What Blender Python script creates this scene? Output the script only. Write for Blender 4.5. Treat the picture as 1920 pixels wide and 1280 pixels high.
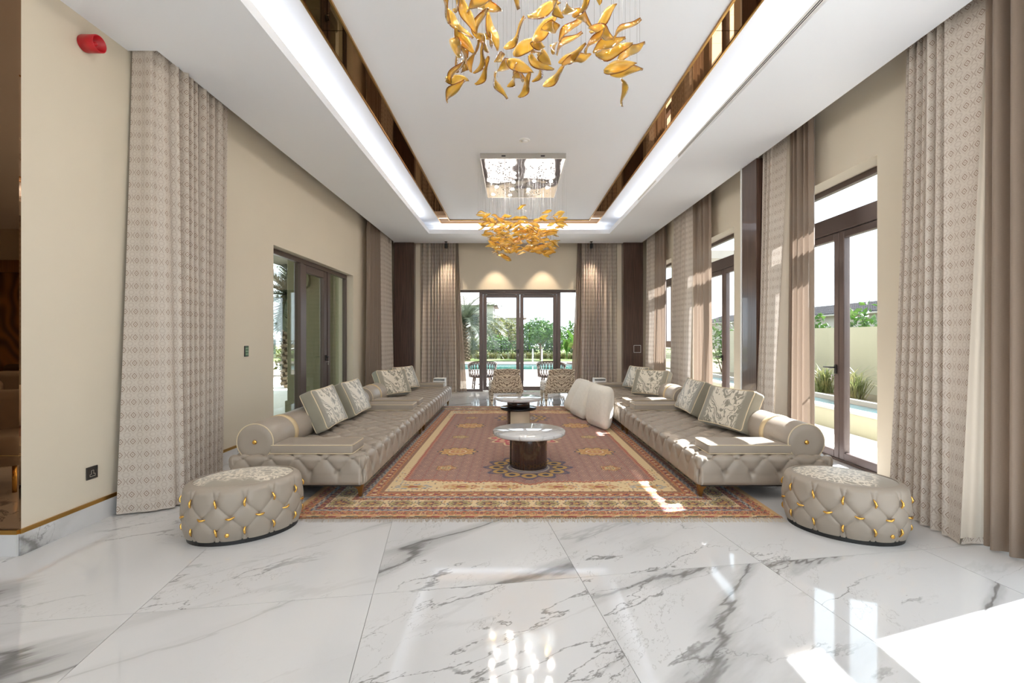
import bpy, math, random
import numpy as np
from mathutils import Vector, Matrix, Euler

for o in list(bpy.data.objects):
    bpy.data.objects.remove(o, do_unlink=True)
SC = bpy.context.scene
COL = SC.collection
PI = math.pi
rnd = random.Random(7)

# ------------------------------------------------------------------ camera, world, sun, exposure
FPX, CX, HY, CAMH = 870.0, 961.0, 632.0, 1.35
cam = bpy.data.cameras.new('camera')
cam.sensor_width = 36.0
cam.lens = 36.0 * FPX / 1920.0
cam.shift_x = (960.0 - CX) / 1920.0
cam.shift_y = (HY - 640.0) / 1920.0
cam.clip_start, cam.clip_end = 0.05, 400
cam_o = bpy.data.objects.new('camera', cam)
cam_o.location = (0, 0, CAMH)
cam_o.rotation_euler = (PI / 2, 0, 0)
COL.objects.link(cam_o)
SC.camera = cam_o

world = bpy.data.worlds.new('world')
SC.world = world
world.use_nodes = True
bg = world.node_tree.nodes['Background']
bg.inputs[0].default_value = (0.77, 0.885, 1.0, 1)
bg.inputs[1].default_value = 2.4

SUN_AZ = math.atan2(0.31, 0.95)      # the sun stands over the +x side, a little ahead of the camera
SUN_EL = math.radians(49)
sun = bpy.data.lights.new('sun', 'SUN')
sun.energy = 18.0
sun.angle = math.radians(0.6)
sun.color = (0.96, 0.965, 1.0)
sun_o = bpy.data.objects.new('sun', sun)
dvec = Vector((math.cos(SUN_AZ) * math.cos(SUN_EL), math.sin(SUN_AZ) * math.cos(SUN_EL), math.sin(SUN_EL)))
sun_o.rotation_euler = dvec.to_track_quat('Z', 'Y').to_euler()
sun_o.location = (12, 5, 14)
COL.objects.link(sun_o)

vs = SC.view_settings
vs.view_transform = 'Standard'
vs.look = 'None'
vs.gamma = 1.0
vs.use_curve_mapping = False
vs.exposure = 0.82

SC.cycles.adaptive_threshold = 0.04
SC.cycles.diffuse_bounces = 4
SC.cycles.glossy_bounces = 4
SC.cycles.transmission_bounces = 4
SC.cycles.max_bounces = 8
SC.cycles.transparent_max_bounces = 16

def area_light(name, loc, rot, sx, sy, power, color=(1, 1, 1)):
    l = bpy.data.lights.new(name, 'AREA')
    l.shape = 'RECTANGLE'; l.size = sx; l.size_y = sy; l.energy = power; l.color = color
    o = bpy.data.objects.new(name, l); o.location = loc; o.rotation_euler = rot
    COL.objects.link(o)
    return o

COVE = 1.0     # W per metre of the hidden LED strips in the ceiling cove
HALL_FILL = 2.0    # W of each unseen fill light added in the hall behind the camera
# hidden cove strips, shining up onto the tray ceiling (on top of the soffit lip)
WARM = (0.98, 0.98, 1.0)
area_light('cove_led', (-2.00, 4.2, 3.722), (PI, 0, 0), 0.03, 11.0, COVE * 11, WARM)
area_light('cove_led', (2.29, 4.2, 3.722), (PI, 0, 0), 0.03, 11.0, COVE * 11, WARM)
area_light('cove_led', (0.146, 10.38, 3.722), (PI, 0, 0), 3.8, 0.03, COVE * 3.8, WARM)
for hx in (-1.2, 1.5):  # added fill under the hall ceiling, out of view
    for hy in (-0.6, -2.6):
        area_light('hall_fill_light', (hx, hy, 3.60), (0, 0, 0), 1.2, 1.2, HALL_FILL, (1.0, 1.0, 1.0))

area_light('lounge_fill_light', (-5.3, -1.6, 3.60), (0, 0, 0), 1.2, 1.2, 45, (1.0, 0.95, 0.88))  # unseen fill added to brighten the lounge in the mirror

# ------------------------------------------------------------------ helpers
def lin(c):
    return tuple(((v / 255.0) / 12.92 if v / 255.0 <= 0.04045 else ((v / 255.0 + 0.055) / 1.055) ** 2.4) for v in c)

def L4(c):
    return (*lin(c), 1.0)

def tag(o, label=None, cat=None, group=None, kind=None):
    if label: o['label'] = label
    if cat: o['category'] = cat
    if group: o['group'] = group
    if kind: o['kind'] = kind
    return o

def link(o, parent=None):
    COL.objects.link(o)
    if parent is not None:
        o.parent = parent
    return o

def empty(name, loc=(0, 0, 0), rz=0.0, parent=None):
    o = bpy.data.objects.new(name, None)
    o.empty_display_size = 0.1
    o.location = loc
    o.rotation_euler = (0, 0, rz)
    return link(o, parent)

def inst(name, mesh, parent=None, loc=(0, 0, 0), rot=(0, 0, 0), scale=(1, 1, 1)):
    o = bpy.data.objects.new(name, mesh)
    o.location = loc; o.rotation_euler = rot; o.scale = scale
    return link(o, parent)

def copy_tree(o, parent=None):
    c = o.copy()
    COL.objects.link(c)
    c.parent = parent
    for ch in o.children:
        copy_tree(ch, c)
    return c

class MB:
    """collects faces, then builds one mesh"""
    def __init__(s):
        s.v, s.f, s.m, s.sm, s.uv = [], [], [], [], []
    def face(s, idx, m=0, smooth=False, uv=None):
        s.f.append(tuple(idx)); s.m.append(m); s.sm.append(smooth); s.uv.append(uv)
    def add(s, vs_, fs_, m=0, smooth=False, M=None):
        b = len(s.v)
        for p in vs_:
            p = Vector(p)
            s.v.append(tuple(M @ p) if M is not None else tuple(p))
        for f in fs_:
            s.face([b + i for i in f], m, smooth)
        return s
    def box(s, x0, x1, y0, y1, z0, z1, m=0, M=None):
        return s.add([(x0, y0, z0), (x1, y0, z0), (x1, y1, z0), (x0, y1, z0), (x0, y0, z1), (x1, y0, z1), (x1, y1, z1), (x0, y1, z1)],
                     [(0, 3, 2, 1), (4, 5, 6, 7), (0, 1, 5, 4), (1, 2, 6, 5), (2, 3, 7, 6), (3, 0, 4, 7)], m, False, M)
    def bbox(s, x0, x1, y0, y1, z0, z1, b=0.003, m=0, M=None):
        """box with chamfered edges"""
        pts = []
        for z, i in ((z0, b), (z0 + b, 0), (z1 - b, 0), (z1, b)):
            x_0, x_1, y_0, y_1 = x0 + i, x1 - i, y0 + i, y1 - i
            c = b if i == 0 else b * 0.5
            pts.append([(x_0 + c, y_0, z), (x_1 - c, y_0, z), (x_1, y_0 + c, z), (x_1, y_1 - c, z), (x_1 - c, y_1, z), (x_0 + c, y_1, z), (x_0, y_1 - c, z), (x_0, y_0 + c, z)])
        v = [p for r in pts for p in r]
        f = [tuple(range(7, -1, -1)), tuple(range(24, 32))]
        for k in range(3):
            for i in range(8):
                f.append((k * 8 + i, k * 8 + (i + 1) % 8, k * 8 + 8 + (i + 1) % 8, k * 8 + 8 + i))
        return s.add(v, f, m, False, M)
    def prism(s, poly, h0, h1, m=0, M=None, smooth=False):
        n = len(poly)
        v = [(x, y, h0) for x, y in poly] + [(x, y, h1) for x, y in poly]
        f = [tuple(range(n - 1, -1, -1)), tuple(range(n, 2 * n))] + [(i, (i + 1) % n, n + (i + 1) % n, n + i) for i in range(n)]
        return s.add(v, f, m, smooth, M)
    def lathe(s, prof, n=32, m=0, M=None, smooth=True, a0=0.0, a1=2 * PI):
        full = abs(a1 - a0 - 2 * PI) < 1e-6
        k = n if full else n + 1
        v, f = [], []
        for r, z in prof:
            for i in range(k):
                a = a0 + (a1 - a0) * i / n
                v.append((r * math.cos(a), r * math.sin(a), z))
        for j in range(len(prof) - 1):
            for i in range(n):
                i2 = (i + 1) % k
                f.append((j * k + i, j * k + i2, (j + 1) * k + i2, (j + 1) * k + i))
        if full and prof[0][0] > 1e-5: f.append(tuple(range(k - 1, -1, -1)))
        if full and prof[-1][0] > 1e-5: f.append(tuple((len(prof) - 1) * k + i for i in range(k)))
        return s.add(v, f, m, smooth, M)
    def tube(s, pts, r, n=8, closed=False, m=0, M=None, r1=None, smooth=True):
        pts = [Vector(p) for p in pts]
        N = len(pts)
        v, f = [], []
        up = None
        for i, p in enumerate(pts):
            a = pts[(i - 1) % N] if (closed or i > 0) else p
            b = pts[(i + 1) % N] if (closed or i < N - 1) else p
            t = (b - a).normalized()
            if up is None:
                up = Vector((0, 0, 1)) if abs(t.z) < 0.9 else Vector((1, 0, 0))
            x = t.cross(up)
            if x.length < 1e-6:
                x = t.orthogonal()
            x.normalize(); y = x.cross(t).normalized(); up = y
            rr = r if r1 is None else r + (r1 - r) * i / max(1, N - 1)
            for k in range(n):
                an = 2 * PI * k / n
                v.append(p + x * (rr * math.cos(an)) + y * (rr * math.sin(an)))
        for i in range(N if closed else N - 1):
            i2 = (i + 1) % N
            for k in range(n):
                f.append((i * n + k, i * n + (k + 1) % n, i2 * n + (k + 1) % n, i2 * n + k))
        if not closed:
            f.append(tuple(range(n))[::-1]); f.append(tuple((N - 1) * n + k for k in range(n)))
        return s.add(v, f, m, smooth, M)
    def mesh(s, name, mats):
        me = bpy.data.meshes.new(name)
        me.from_pydata(s.v, [], s.f)
        for mt in (mats if isinstance(mats, (list, tuple)) else [mats]):
            me.materials.append(mt)
        me.polygons.foreach_set('material_index', s.m)
        me.polygons.foreach_set('use_smooth', s.sm)
        me.update()
        return me
    def build(s, name, mats, parent=None, loc=(0, 0, 0), rot=(0, 0, 0)):
        return inst(name, s.mesh(name, mats), parent, loc, rot)

def quads_mesh(name, co, faces, mats, matidx=None, smooth=True, uv=None, col=None):
    """co (N,3) and faces (F,4) numpy arrays; uv (F*4,2); col (N,3) linear"""
    me = bpy.data.meshes.new(name)
    F = len(faces)
    me.vertices.add(len(co)); me.vertices.foreach_set('co', np.ascontiguousarray(co, dtype=np.float32).ravel())
    me.loops.add(F * 4); me.loops.foreach_set('vertex_index', np.ascontiguousarray(faces, dtype=np.int32).ravel())
    me.polygons.add(F)
    me.polygons.foreach_set('loop_start', np.arange(0, F * 4, 4, dtype=np.int32))
    me.polygons.foreach_set('loop_total', np.full(F, 4, dtype=np.int32))
    for mt in (mats if isinstance(mats, (list, tuple)) else [mats]):
        me.materials.append(mt)
    if matidx is not None:
        me.polygons.foreach_set('material_index', np.ascontiguousarray(matidx, dtype=np.int32))
    if uv is not None:
        l = me.uv_layers.new(name='UVMap')
        l.data.foreach_set('uv', np.ascontiguousarray(uv, dtype=np.float32).ravel())
    if col is not None:
        a = me.color_attributes.new('col', 'FLOAT_COLOR', 'POINT')
        c4 = np.ones((len(co), 4), dtype=np.float32); c4[:, :3] = col
        a.data.foreach_set('color', c4.ravel())
    me.update(calc_edges=True)
    me.polygons.foreach_set('use_smooth', np.full(F, bool(smooth)))
    return me

def grid_faces(n, m, base=0):
    i, j = np.meshgrid(np.arange(n - 1), np.arange(m - 1), indexing='ij')
    a = (i * m + j).ravel() + base
    return np.stack([a, a + m, a + m + 1, a + 1], 1)

def rbox(name, sx, sy, sz, r, res, mats, disp=None, facemat=(0, 0, 0, 0, 0, 0), shape=None, smooth=True):
    """rounded box centred on the origin; faces -x +x -y +y -z +z; disp(face, p, n) -> offset along the normal"""
    h = np.array([sx, sy, sz]) / 2.0
    inner = np.maximum(h - r, 1e-4)
    allv, allf, allm = [], [], []
    base = 0
    def ticks(half):
        n = max(2, int(round(2 * half / res)) + 1)
        t = np.linspace(-half, half, n)
        extra = np.concatenate([-half + r * (1 - np.cos(np.linspace(0, PI / 2, 6))), half - r * (1 - np.cos(np.linspace(0, PI / 2, 6)))])
        return np.unique(np.round(np.concatenate([t, extra]), 5))
    T = [ticks(h[0]), ticks(h[1]), ticks(h[2])]
    for fi in range(6):
        ax, sg = fi // 2, (-1 if fi % 2 == 0 else 1)
        u, w = [(1, 2), (2, 0), (0, 1)][ax]
        U, W = np.meshgrid(T[u], T[w], indexing='ij')
        p = np.zeros(U.shape + (3,))
        p[..., u], p[..., w], p[..., ax] = U, W, sg * h[ax]
        q = np.clip(p, -inner, inner)
        d = p - q
        nn = d / np.maximum(np.linalg.norm(d, axis=-1, keepdims=True), 1e-9)
        pos = q + nn * r
        if disp is not None:
            pos = pos + nn * disp(fi, p, nn)[..., None]
        if shape is not None:
            pos = shape(pos)
        f = grid_faces(*U.shape, base)
        if sg < 0: f = f[:, ::-1]
        allv.append(pos.reshape(-1, 3)); allf.append(f); allm.append(np.full(len(f), facemat[fi]))
        base += U.size
    co = np.concatenate(allv); f = np.concatenate(allf); mi = np.concatenate(allm)
    key = np.round(co, 4)
    uq, idx, inv = np.unique(key, axis=0, return_index=True, return_inverse=True)
    co = co[idx]; f = inv.reshape(-1)[f]
    return quads_mesh(name, co, f, mats, mi, smooth)

# ------------------------------------------------------------------ materials
class NT:
    def __init__(s, name):
        s.mat = bpy.data.materials.new(name)
        s.mat.use_nodes = True
        s.t = s.mat.node_tree
        s.t.nodes.clear()
        s.out = s.t.nodes.new('ShaderNodeOutputMaterial')
    def n(s, ty, ins=None, **props):
        nd = s.t.nodes.new(ty)
        for k, v in props.items():
            setattr(nd, k, v)
        for k, v in (ins or {}).items():
            s.set(nd.inputs[k], v)
        return nd
    def set(s, sock, v):
        if isinstance(v, bpy.types.NodeSocket): s.t.links.new(v, sock)
        elif isinstance(v, bpy.types.Node): s.t.links.new(v.outputs[0], sock)
        else: sock.default_value = v
    def m(s, op, a, b=None, c=None, clamp=False):
        nd = s.t.nodes.new('ShaderNodeMath'); nd.operation = op; nd.use_clamp = clamp
        s.set(nd.inputs[0], a)
        if b is not None: s.set(nd.inputs[1], b)
        if c is not None: s.set(nd.inputs[2], c)
        return nd.outputs[0]
    def mix(s, f, a, b, mode='MIX'):
        nd = s.t.nodes.new('ShaderNodeMix'); nd.data_type = 'RGBA'; nd.blend_type = mode
        s.set(nd.inputs[0], f); s.set(nd.inputs[6], a); s.set(nd.inputs[7], b)
        return nd.outputs[2]
    def step(s, x, lo, hi):
        nd = s.t.nodes.new('ShaderNodeMapRange'); nd.interpolation_type = 'SMOOTHSTEP'
        s.set(nd.inputs[0], x); s.set(nd.inputs[1], lo); s.set(nd.inputs[2], hi)
        return nd.outputs[0]
    def coord(s, which='Object', scale=(1, 1, 1), rot=(0, 0, 0), loc=(0, 0, 0)):
        if which == 'Position':
            src = s.n('ShaderNodeNewGeometry').outputs['Position']
        else:
            src = s.n('ShaderNodeTexCoord').outputs[which]
        mp = s.n('ShaderNodeMapping'); s.set(mp.inputs[0], src)
        mp.inputs['Location'].default_value = loc; mp.inputs['Rotation'].default_value = rot; mp.inputs['Scale'].default_value = scale
        return mp.outputs[0]
    def noise(s, vec, scale=5.0, detail=3.0, rough=0.5, dist=0.0):
        nd = s.n('ShaderNodeTexNoise', {'Scale': scale, 'Detail': detail, 'Roughness': rough, 'Distortion': dist})
        s.set(nd.inputs['Vector'], vec)
        return nd.outputs[0]
    def bump(s, h, strength=0.2, dist=0.01):
        return s.n('ShaderNodeBump', {'Height': h, 'Strength': strength, 'Distance': dist}).outputs[0]
    def bsdf(s, color, rough=0.5, metal=0.0, normal=None, **kw):
        nd = s.n('ShaderNodeBsdfPrincipled')
        s.set(nd.inputs['Base Color'], color); s.set(nd.inputs['Roughness'], rough); s.set(nd.inputs['Metallic'], metal)
        if normal is not None: s.set(nd.inputs['Normal'], normal)
        for k, v in kw.items(): s.set(nd.inputs[k.replace('_', ' ')], v)
        return nd.outputs[0]
    def done(s, sh):
        s.t.links.new(sh, s.out.inputs[0])
        return s.mat

def plain(name, rgb, rough=0.5, metal=0.0, var=0.04, nscale=8.0, bump=0.0, bscale=200.0, **kw):
    t = NT(name)
    c = t.coord('Object')
    f = t.noise(c, nscale, 4)
    a = L4([max(0, min(255, v * (1 - var))) for v in rgb]); b = L4([max(0, min(255, v * (1 + var))) for v in rgb])
    nm = t.bump(t.noise(c, bscale, 2), bump, 0.002) if bump else None
    return t.done(t.bsdf(t.mix(f, a, b), rough, metal, nm, **kw))

M = {}
M['wall'] = plain('wall_paint', (214, 203, 184), 0.75, var=0.012, nscale=1.5, bump=0.05, bscale=300)
M['ceiling'] = plain('ceiling_paint', (244, 247, 252), 0.8, var=0.008, nscale=1.0)
M['white'] = plain('white_lacquer', (240, 240, 238), 0.35, var=0.01)
M['frame'] = plain('bronze_aluminium', (92, 78, 74), 0.35, 0.25, var=0.04, nscale=3)
M['black'] = plain('black_metal', (28, 27, 27), 0.45, var=0.05)
M['brass'] = plain('brass', (196, 152, 84), 0.28, 1.0, var=0.05)
M['gold'] = plain('gold', (236, 186, 96), 0.22, 1.0, var=0.05)
M['legmetal'] = plain('bronze_leg_metal', (150, 112, 66), 0.3, 1.0, var=0.05)
M['steel'] = plain('steel', (200, 196, 190), 0.3, 1.0, var=0.03)
M['red'] = plain('red_plastic', (186, 22, 34), 0.35, var=0.03)
M['leather'] = plain('taupe_leather', (158, 146, 133), 0.42, var=0.03, nscale=5, bump=0.08, bscale=350)
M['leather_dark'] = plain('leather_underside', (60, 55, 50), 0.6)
M['piping'] = plain('cream_piping', (214, 196, 164), 0.5)
M['band'] = plain('tan_band', (204, 180, 140), 0.5)
M['velvet'] = plain('grey_velvet', (142, 136, 120), 0.65, var=0.08, nscale=6, bump=0.2, bscale=60, Sheen_Weight=0.4)
M['boucle'] = plain('cream_boucle', (226, 219, 207), 0.9, var=0.04, nscale=30, bump=0.5, bscale=160, Sheen_Weight=0.3)
M['cream_table'] = plain('cream_lacquer', (214, 198, 172), 0.3, var=0.02)
M['grout'] = plain('grout', (150, 148, 145), 0.8)
M['lining'] = plain('curtain_lining', (204, 192, 176), 0.85, var=0.02)
M['screen'] = plain('switch_green', (52, 84, 48), 0.2, var=0.2, nscale=40)
M['glassblack'] = plain('black_glass', (14, 14, 16), 0.08)

def mk_emit(name, rgb, s):
    t = NT(name)
    e = t.n('ShaderNodeEmission', {'Color': L4(rgb), 'Strength': s})
    return t.done(e.outputs[0])
M['bulb'] = mk_emit('lamp_emitter', (255, 246, 230), 3.0)
M['plate_bulb'] = mk_emit('plate_lamp_emitter', (255, 247, 236), 220.0)

def mk_glass(name, tint, refl=1.0):
    t = NT(name)
    tr = t.n('ShaderNodeBsdfTransparent', {'Color': (*tint, 1)})
    gl = t.n('ShaderNodeBsdfGlossy', {'Color': (1, 1, 1, 1), 'Roughness': 0.0})
    lw = t.n('ShaderNodeLayerWeight', {'Blend': 0.5})
    f5 = t.m('POWER', lw.outputs['Facing'], 5.0)
    mx = t.n('ShaderNodeMixShader')
    t.set(mx.inputs[0], t.m('MULTIPLY', t.m('MULTIPLY_ADD', f5, 0.75, 0.008), refl, clamp=True))
    t.t.links.new(tr.outputs[0], mx.inputs[1]); t.t.links.new(gl.outputs[0], mx.inputs[2])
    return t.done(mx.outputs[0])
M['glass'] = mk_glass('window_glass', (0.97, 0.985, 0.98))
M['glass_tint'] = mk_glass('tinted_window_glass', (0.90, 0.93, 0.90), 1.2)

def mk_marble(name='floor_marble', rough=0.05, scale=1.0):
    t = NT(name)
    geo = t.n('ShaderNodeNewGeometry').outputs['Position']
    oi = t.n('ShaderNodeObjectInfo').outputs['Random']
    off = t.n('ShaderNodeCombineXYZ')
    t.set(off.inputs[0], t.m('MULTIPLY', oi, 37.0)); t.set(off.inputs[1], t.m('MULTIPLY', oi, 91.0)); t.set(off.inputs[2], t.m('MULTIPLY', oi, 13.0))
    ad = t.n('ShaderNodeVectorMath', operation='ADD')
    t.set(ad.inputs[0], geo); t.set(ad.inputs[1], off.outputs[0])
    def warped(rotdeg, sc, wamp, wscale):
        mp = t.n('ShaderNodeMapping'); t.set(mp.inputs[0], ad.outputs[0])
        mp.vector_type = 'TEXTURE'          # rotate first, then stretch along the vein direction
        mp.inputs['Rotation'].default_value = (0, 0, math.radians(-rotdeg)); mp.inputs['Scale'].default_value = (1 / sc[0], 1 / sc[1], 1)
        wn = t.n('ShaderNodeTexNoise', {'Scale': wscale, 'Detail': 6.0, 'Roughness': 0.62}); t.set(wn.inputs['Vector'], mp.outputs[0])
        sb = t.n('ShaderNodeVectorMath', operation='SUBTRACT'); t.set(sb.inputs[0], wn.outputs[1]); sb.inputs[1].default_value = (0.5, 0.5, 0.5)
        sc_ = t.n('ShaderNodeVectorMath', operation='SCALE'); t.set(sc_.inputs[0], sb.outputs[0]); sc_.inputs['Scale'].default_value = wamp
        a2 = t.n('ShaderNodeVectorMath', operation='ADD'); t.set(a2.inputs[0], mp.outputs[0]); t.set(a2.inputs[1], sc_.outputs[0])
        return a2.outputs[0]
    p1 = warped(-38, (0.22 * scale, 1.0 * scale, 1), 0.55, 1.6)
    n1 = t.noise(p1, 0.95, 2.0, 0.5)
    r1 = t.m('ABSOLUTE', t.m('SUBTRACT', n1, 0.5))
    thin1 = t.m('SUBTRACT', 1.0, t.step(r1, 0.0, 0.011))
    broad = t.m('SUBTRACT', 1.0, t.step(r1, 0.0, 0.05))
    mask = t.step(t.noise(p1, 0.6, 2.0), 0.40, 0.58)
    p2 = warped(-30, (0.5 * scale, 1.5 * scale, 1), 0.7, 2.2)
    n2 = t.noise(p2, 1.1, 3.0, 0.55)
    r2 = t.m('ABSOLUTE', t.m('SUBTRACT', n2, 0.52))
    thin2 = t.m('SUBTRACT', 1.0, t.step(r2, 0.0, 0.009))
    m2 = t.step(t.noise(ad.outputs[0], 0.8, 2.0), 0.42, 0.58)
    p3 = warped(-60, (0.6 * scale, 1.2 * scale, 1), 1.2, 3.0)
    r3 = t.m('ABSOLUTE', t.m('SUBTRACT', t.noise(p3, 1.2, 3.0, 0.6), 0.5))
    thin3 = t.m('MULTIPLY', t.m('SUBTRACT', 1.0, t.step(r3, 0.0, 0.005)), 0.45)
    cloud = t.step(t.noise(ad.outputs[0], 1.3 * scale, 5.0), 0.42, 0.75)
    col = t.mix(t.m('MULTIPLY', cloud, 0.25), L4((207, 206, 206)), L4((192, 191, 191)))
    col = t.mix(t.m('MULTIPLY', t.m('MULTIPLY', broad, mask), 0.62), col, L4((158, 157, 156)))
    col = t.mix(t.m('MULTIPLY', t.m('MULTIPLY', thin1, t.m('ADD', 0.15, mask)), 0.75, clamp=True), col, L4((112, 110, 108)))
    col = t.mix(t.m('MULTIPLY', t.m('MULTIPLY', thin2, m2), 0.75), col, L4((108, 105, 102)))
    col = t.mix(t.m('MULTIPLY', thin3, m2), col, L4((132, 128, 124)))
    return t.done(t.bsdf(col, rough, 0.0, Specular_IOR_Level=0.6))
M['marble'] = mk_marble()
M['marble_top'] = mk_marble('table_marble', 0.06, 2.2)

def mk_wood(name, dark, light, rough=0.15, scale=60.0, coat=0.6):
    t = NT(name)
    c = t.coord('Object', (scale, scale, scale * 0.02))
    f = t.noise(c, 1.0, 4.0, 0.6)
    f2 = t.noise(t.coord('Object', (scale * 0.2, scale * 0.2, scale * 0.008)), 1.0, 3.0)
    col = t.mix(t.step(f, 0.3, 0.7), L4(dark), L4(light))
    col = t.mix(t.m('MULTIPLY', f2, 0.5), col, L4(dark))
    return t.done(t.bsdf(col, rough, 0.0, Coat_Weight=coat, Coat_Roughness=0.04))
M['wood'] = mk_wood('dark_gloss_wood', (60, 42, 35), (104, 78, 66), 0.3, 90.0, 0.25)
M['wood_table'] = mk_wood('table_macassar', (26, 15, 12), (74, 48, 36), 0.12, 70.0, 0.8)

def mk_mirror(name, rgb, rough=0.0):
    t = NT(name)
    g = t.n('ShaderNodeBsdfGlossy', {'Color': L4(rgb), 'Roughness': rough})
    return t.done(g.outputs[0])
M['bronze_mirror'] = mk_mirror('bronze_mirror', (166, 134, 104), 0.01)
def mk_platemirror():
    t = NT('polished_plate')
    n_ = t.bump(t.noise(t.coord('Object', (1, 1, 1)), 2.2, 1.0), 0.25, 0.05)
    return t.done(t.bsdf(L4((226, 228, 232)), 0.06, 1.0, n_))
M['plate'] = mk_platemirror()

def mk_drape():
    """woven drape: columns of small diamonds alternating with hourglass motifs; uv in metres"""
    t = NT('patterned_drape')
    uv = t.n('ShaderNodeTexCoord').outputs['UV']
    sp = t.n('ShaderNodeSeparateXYZ'); t.set(sp.inputs[0], uv)
    PX, PY = 0.150, 0.100
    u = t.m('DIVIDE', sp.outputs[0], PX); v = t.m('DIVIDE', sp.outputs[1], PY)
    def cell(x, o):      # signed distance to the cell centre in cells
        return t.m('SUBTRACT', t.m('FRACT', t.m('ADD', x, o)), 0.5)
    def motif_diamond(ou, ov):
        a = t.m('MULTIPLY', t.m('ABSOLUTE', cell(u, ou)), PX / 0.017)
        b = t.m('MULTIPLY', t.m('ABSOLUTE', cell(v, ov)), PY / 0.024)
        d = t.m('ADD', a, b)
        ring = t.m('SUBTRACT', 1.0, t.step(t.m('ABSOLUTE', t.m('SUBTRACT', d, 0.85)), 0.10, 0.24))
        dot = t.m('SUBTRACT', 1.0, t.step(d, 0.14, 0.32))
        halo = t.m('MULTIPLY', t.m('SUBTRACT', 1.0, t.step(t.m('ABSOLUTE', t.m('SUBTRACT', d, 1.65)), 0.12, 0.3)), 0.22)
        return t.m('MAXIMUM', t.m('MAXIMUM', ring, dot), halo)
    def motif_x(ou, ov):
        a = t.m('MULTIPLY', t.m('ABSOLUTE', cell(u, ou)), PX / 0.015)
        b = t.m('MULTIPLY', t.m('ABSOLUTE', cell(v, ov)), PY / 0.026)
        d = t.m('ABSOLUTE', t.m('SUBTRACT', a, t.m('MULTIPLY_ADD', b, 0.8, 0.12)))
        line = t.m('SUBTRACT', 1.0, t.step(d, 0.10, 0.26))
        inb = t.m('SUBTRACT', 1.0, t.step(t.m('MAXIMUM', a, b), 0.95, 1.1))
        return t.m('MULTIPLY', t.m('MULTIPLY', line, inb), 0.65)
    def soft_oval(ou, ov):
        a = t.m('MULTIPLY', t.m('ABSOLUTE', cell(u, ou)), PX / 0.026)
        b = t.m('MULTIPLY', t.m('ABSOLUTE', cell(v, ov)), PY / 0.024)
        d = t.m('SQRT', t.m('ADD', t.m('MULTIPLY', a, a), t.m('MULTIPLY', b, b)))
        return t.m('MULTIPLY', t.m('SUBTRACT', 1.0, t.step(t.m('ABSOLUTE', t.m('SUBTRACT', d, 0.7)), 0.08, 0.25)), 0.24)
    mt = t.m('MAXIMUM', motif_diamond(0, 0), motif_diamond(0.46, 0.0))
    mt = t.m('MAXIMUM', mt, motif_x(0.22, 0.0))
    mt = t.m('MAXIMUM', mt, motif_x(0.73, 0.0))
    mt = t.m('MAXIMUM', mt, soft_oval(0.22, 0.5))
    mt = t.m('MAXIMUM', mt, soft_oval(0.73, 0.5))
    wv = t.noise(t.coord('UV', (900, 250, 1)), 1.0, 2.0)
    base = t.mix(t.m('MULTIPLY', wv, 0.5), L4((212, 201, 189)), L4((190, 178, 166)))
    col = t.mix(t.m('MULTIPLY', mt, 0.85), base, L4((140, 114, 95)))
    b = t.bsdf(col, 0.75, 0.0, t.bump(wv, 0.15, 0.001), Sheen_Weight=0.2)
    tl = t.n('ShaderNodeBsdfTranslucent'); t.set(tl.inputs[0], col)
    mx = t.n('ShaderNodeMixShader'); mx.inputs[0].default_value = 0.12
    t.t.links.new(b, mx.inputs[1]); t.t.links.new(tl.outputs[0], mx.inputs[2])
    return t.done(mx.outputs[0])
M['drape'] = mk_drape()

def mk_sheer():
    t = NT('brown_sheer')
    wv = t.noise(t.coord('UV', (60, 900, 1)), 1.0, 3.0)
    w2 = t.noise(t.coord('UV', (700, 20, 1)), 1.0, 2.0)
    col = t.mix(wv, L4((140, 121, 105)), L4((172, 152, 134)))
    col = t.mix(t.m('MULTIPLY', w2, 0.4), col, L4((120, 102, 88)))
    b = t.bsdf(col, 0.5, 0.0, None, Sheen_Weight=0.5)
    tl = t.n('ShaderNodeBsdfTranslucent'); t.set(tl.inputs[0], col)
    tr = t.n('ShaderNodeBsdfTransparent', {'Color': (0.85, 0.74, 0.64, 1)})
    m1 = t.n('ShaderNodeMixShader'); m1.inputs[0].default_value = 0.28
    t.t.links.new(b, m1.inputs[1]); t.t.links.new(tl.outputs[0], m1.inputs[2])
    m2 = t.n('ShaderNodeMixShader'); m2.inputs[0].default_value = 0.10
    t.t.links.new(m1.outputs[0], m2.inputs[1]); t.t.links.new(tr.outputs[0], m2.inputs[2])
    return t.done(m2.outputs[0])
M['sheer'] = mk_sheer()

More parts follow.
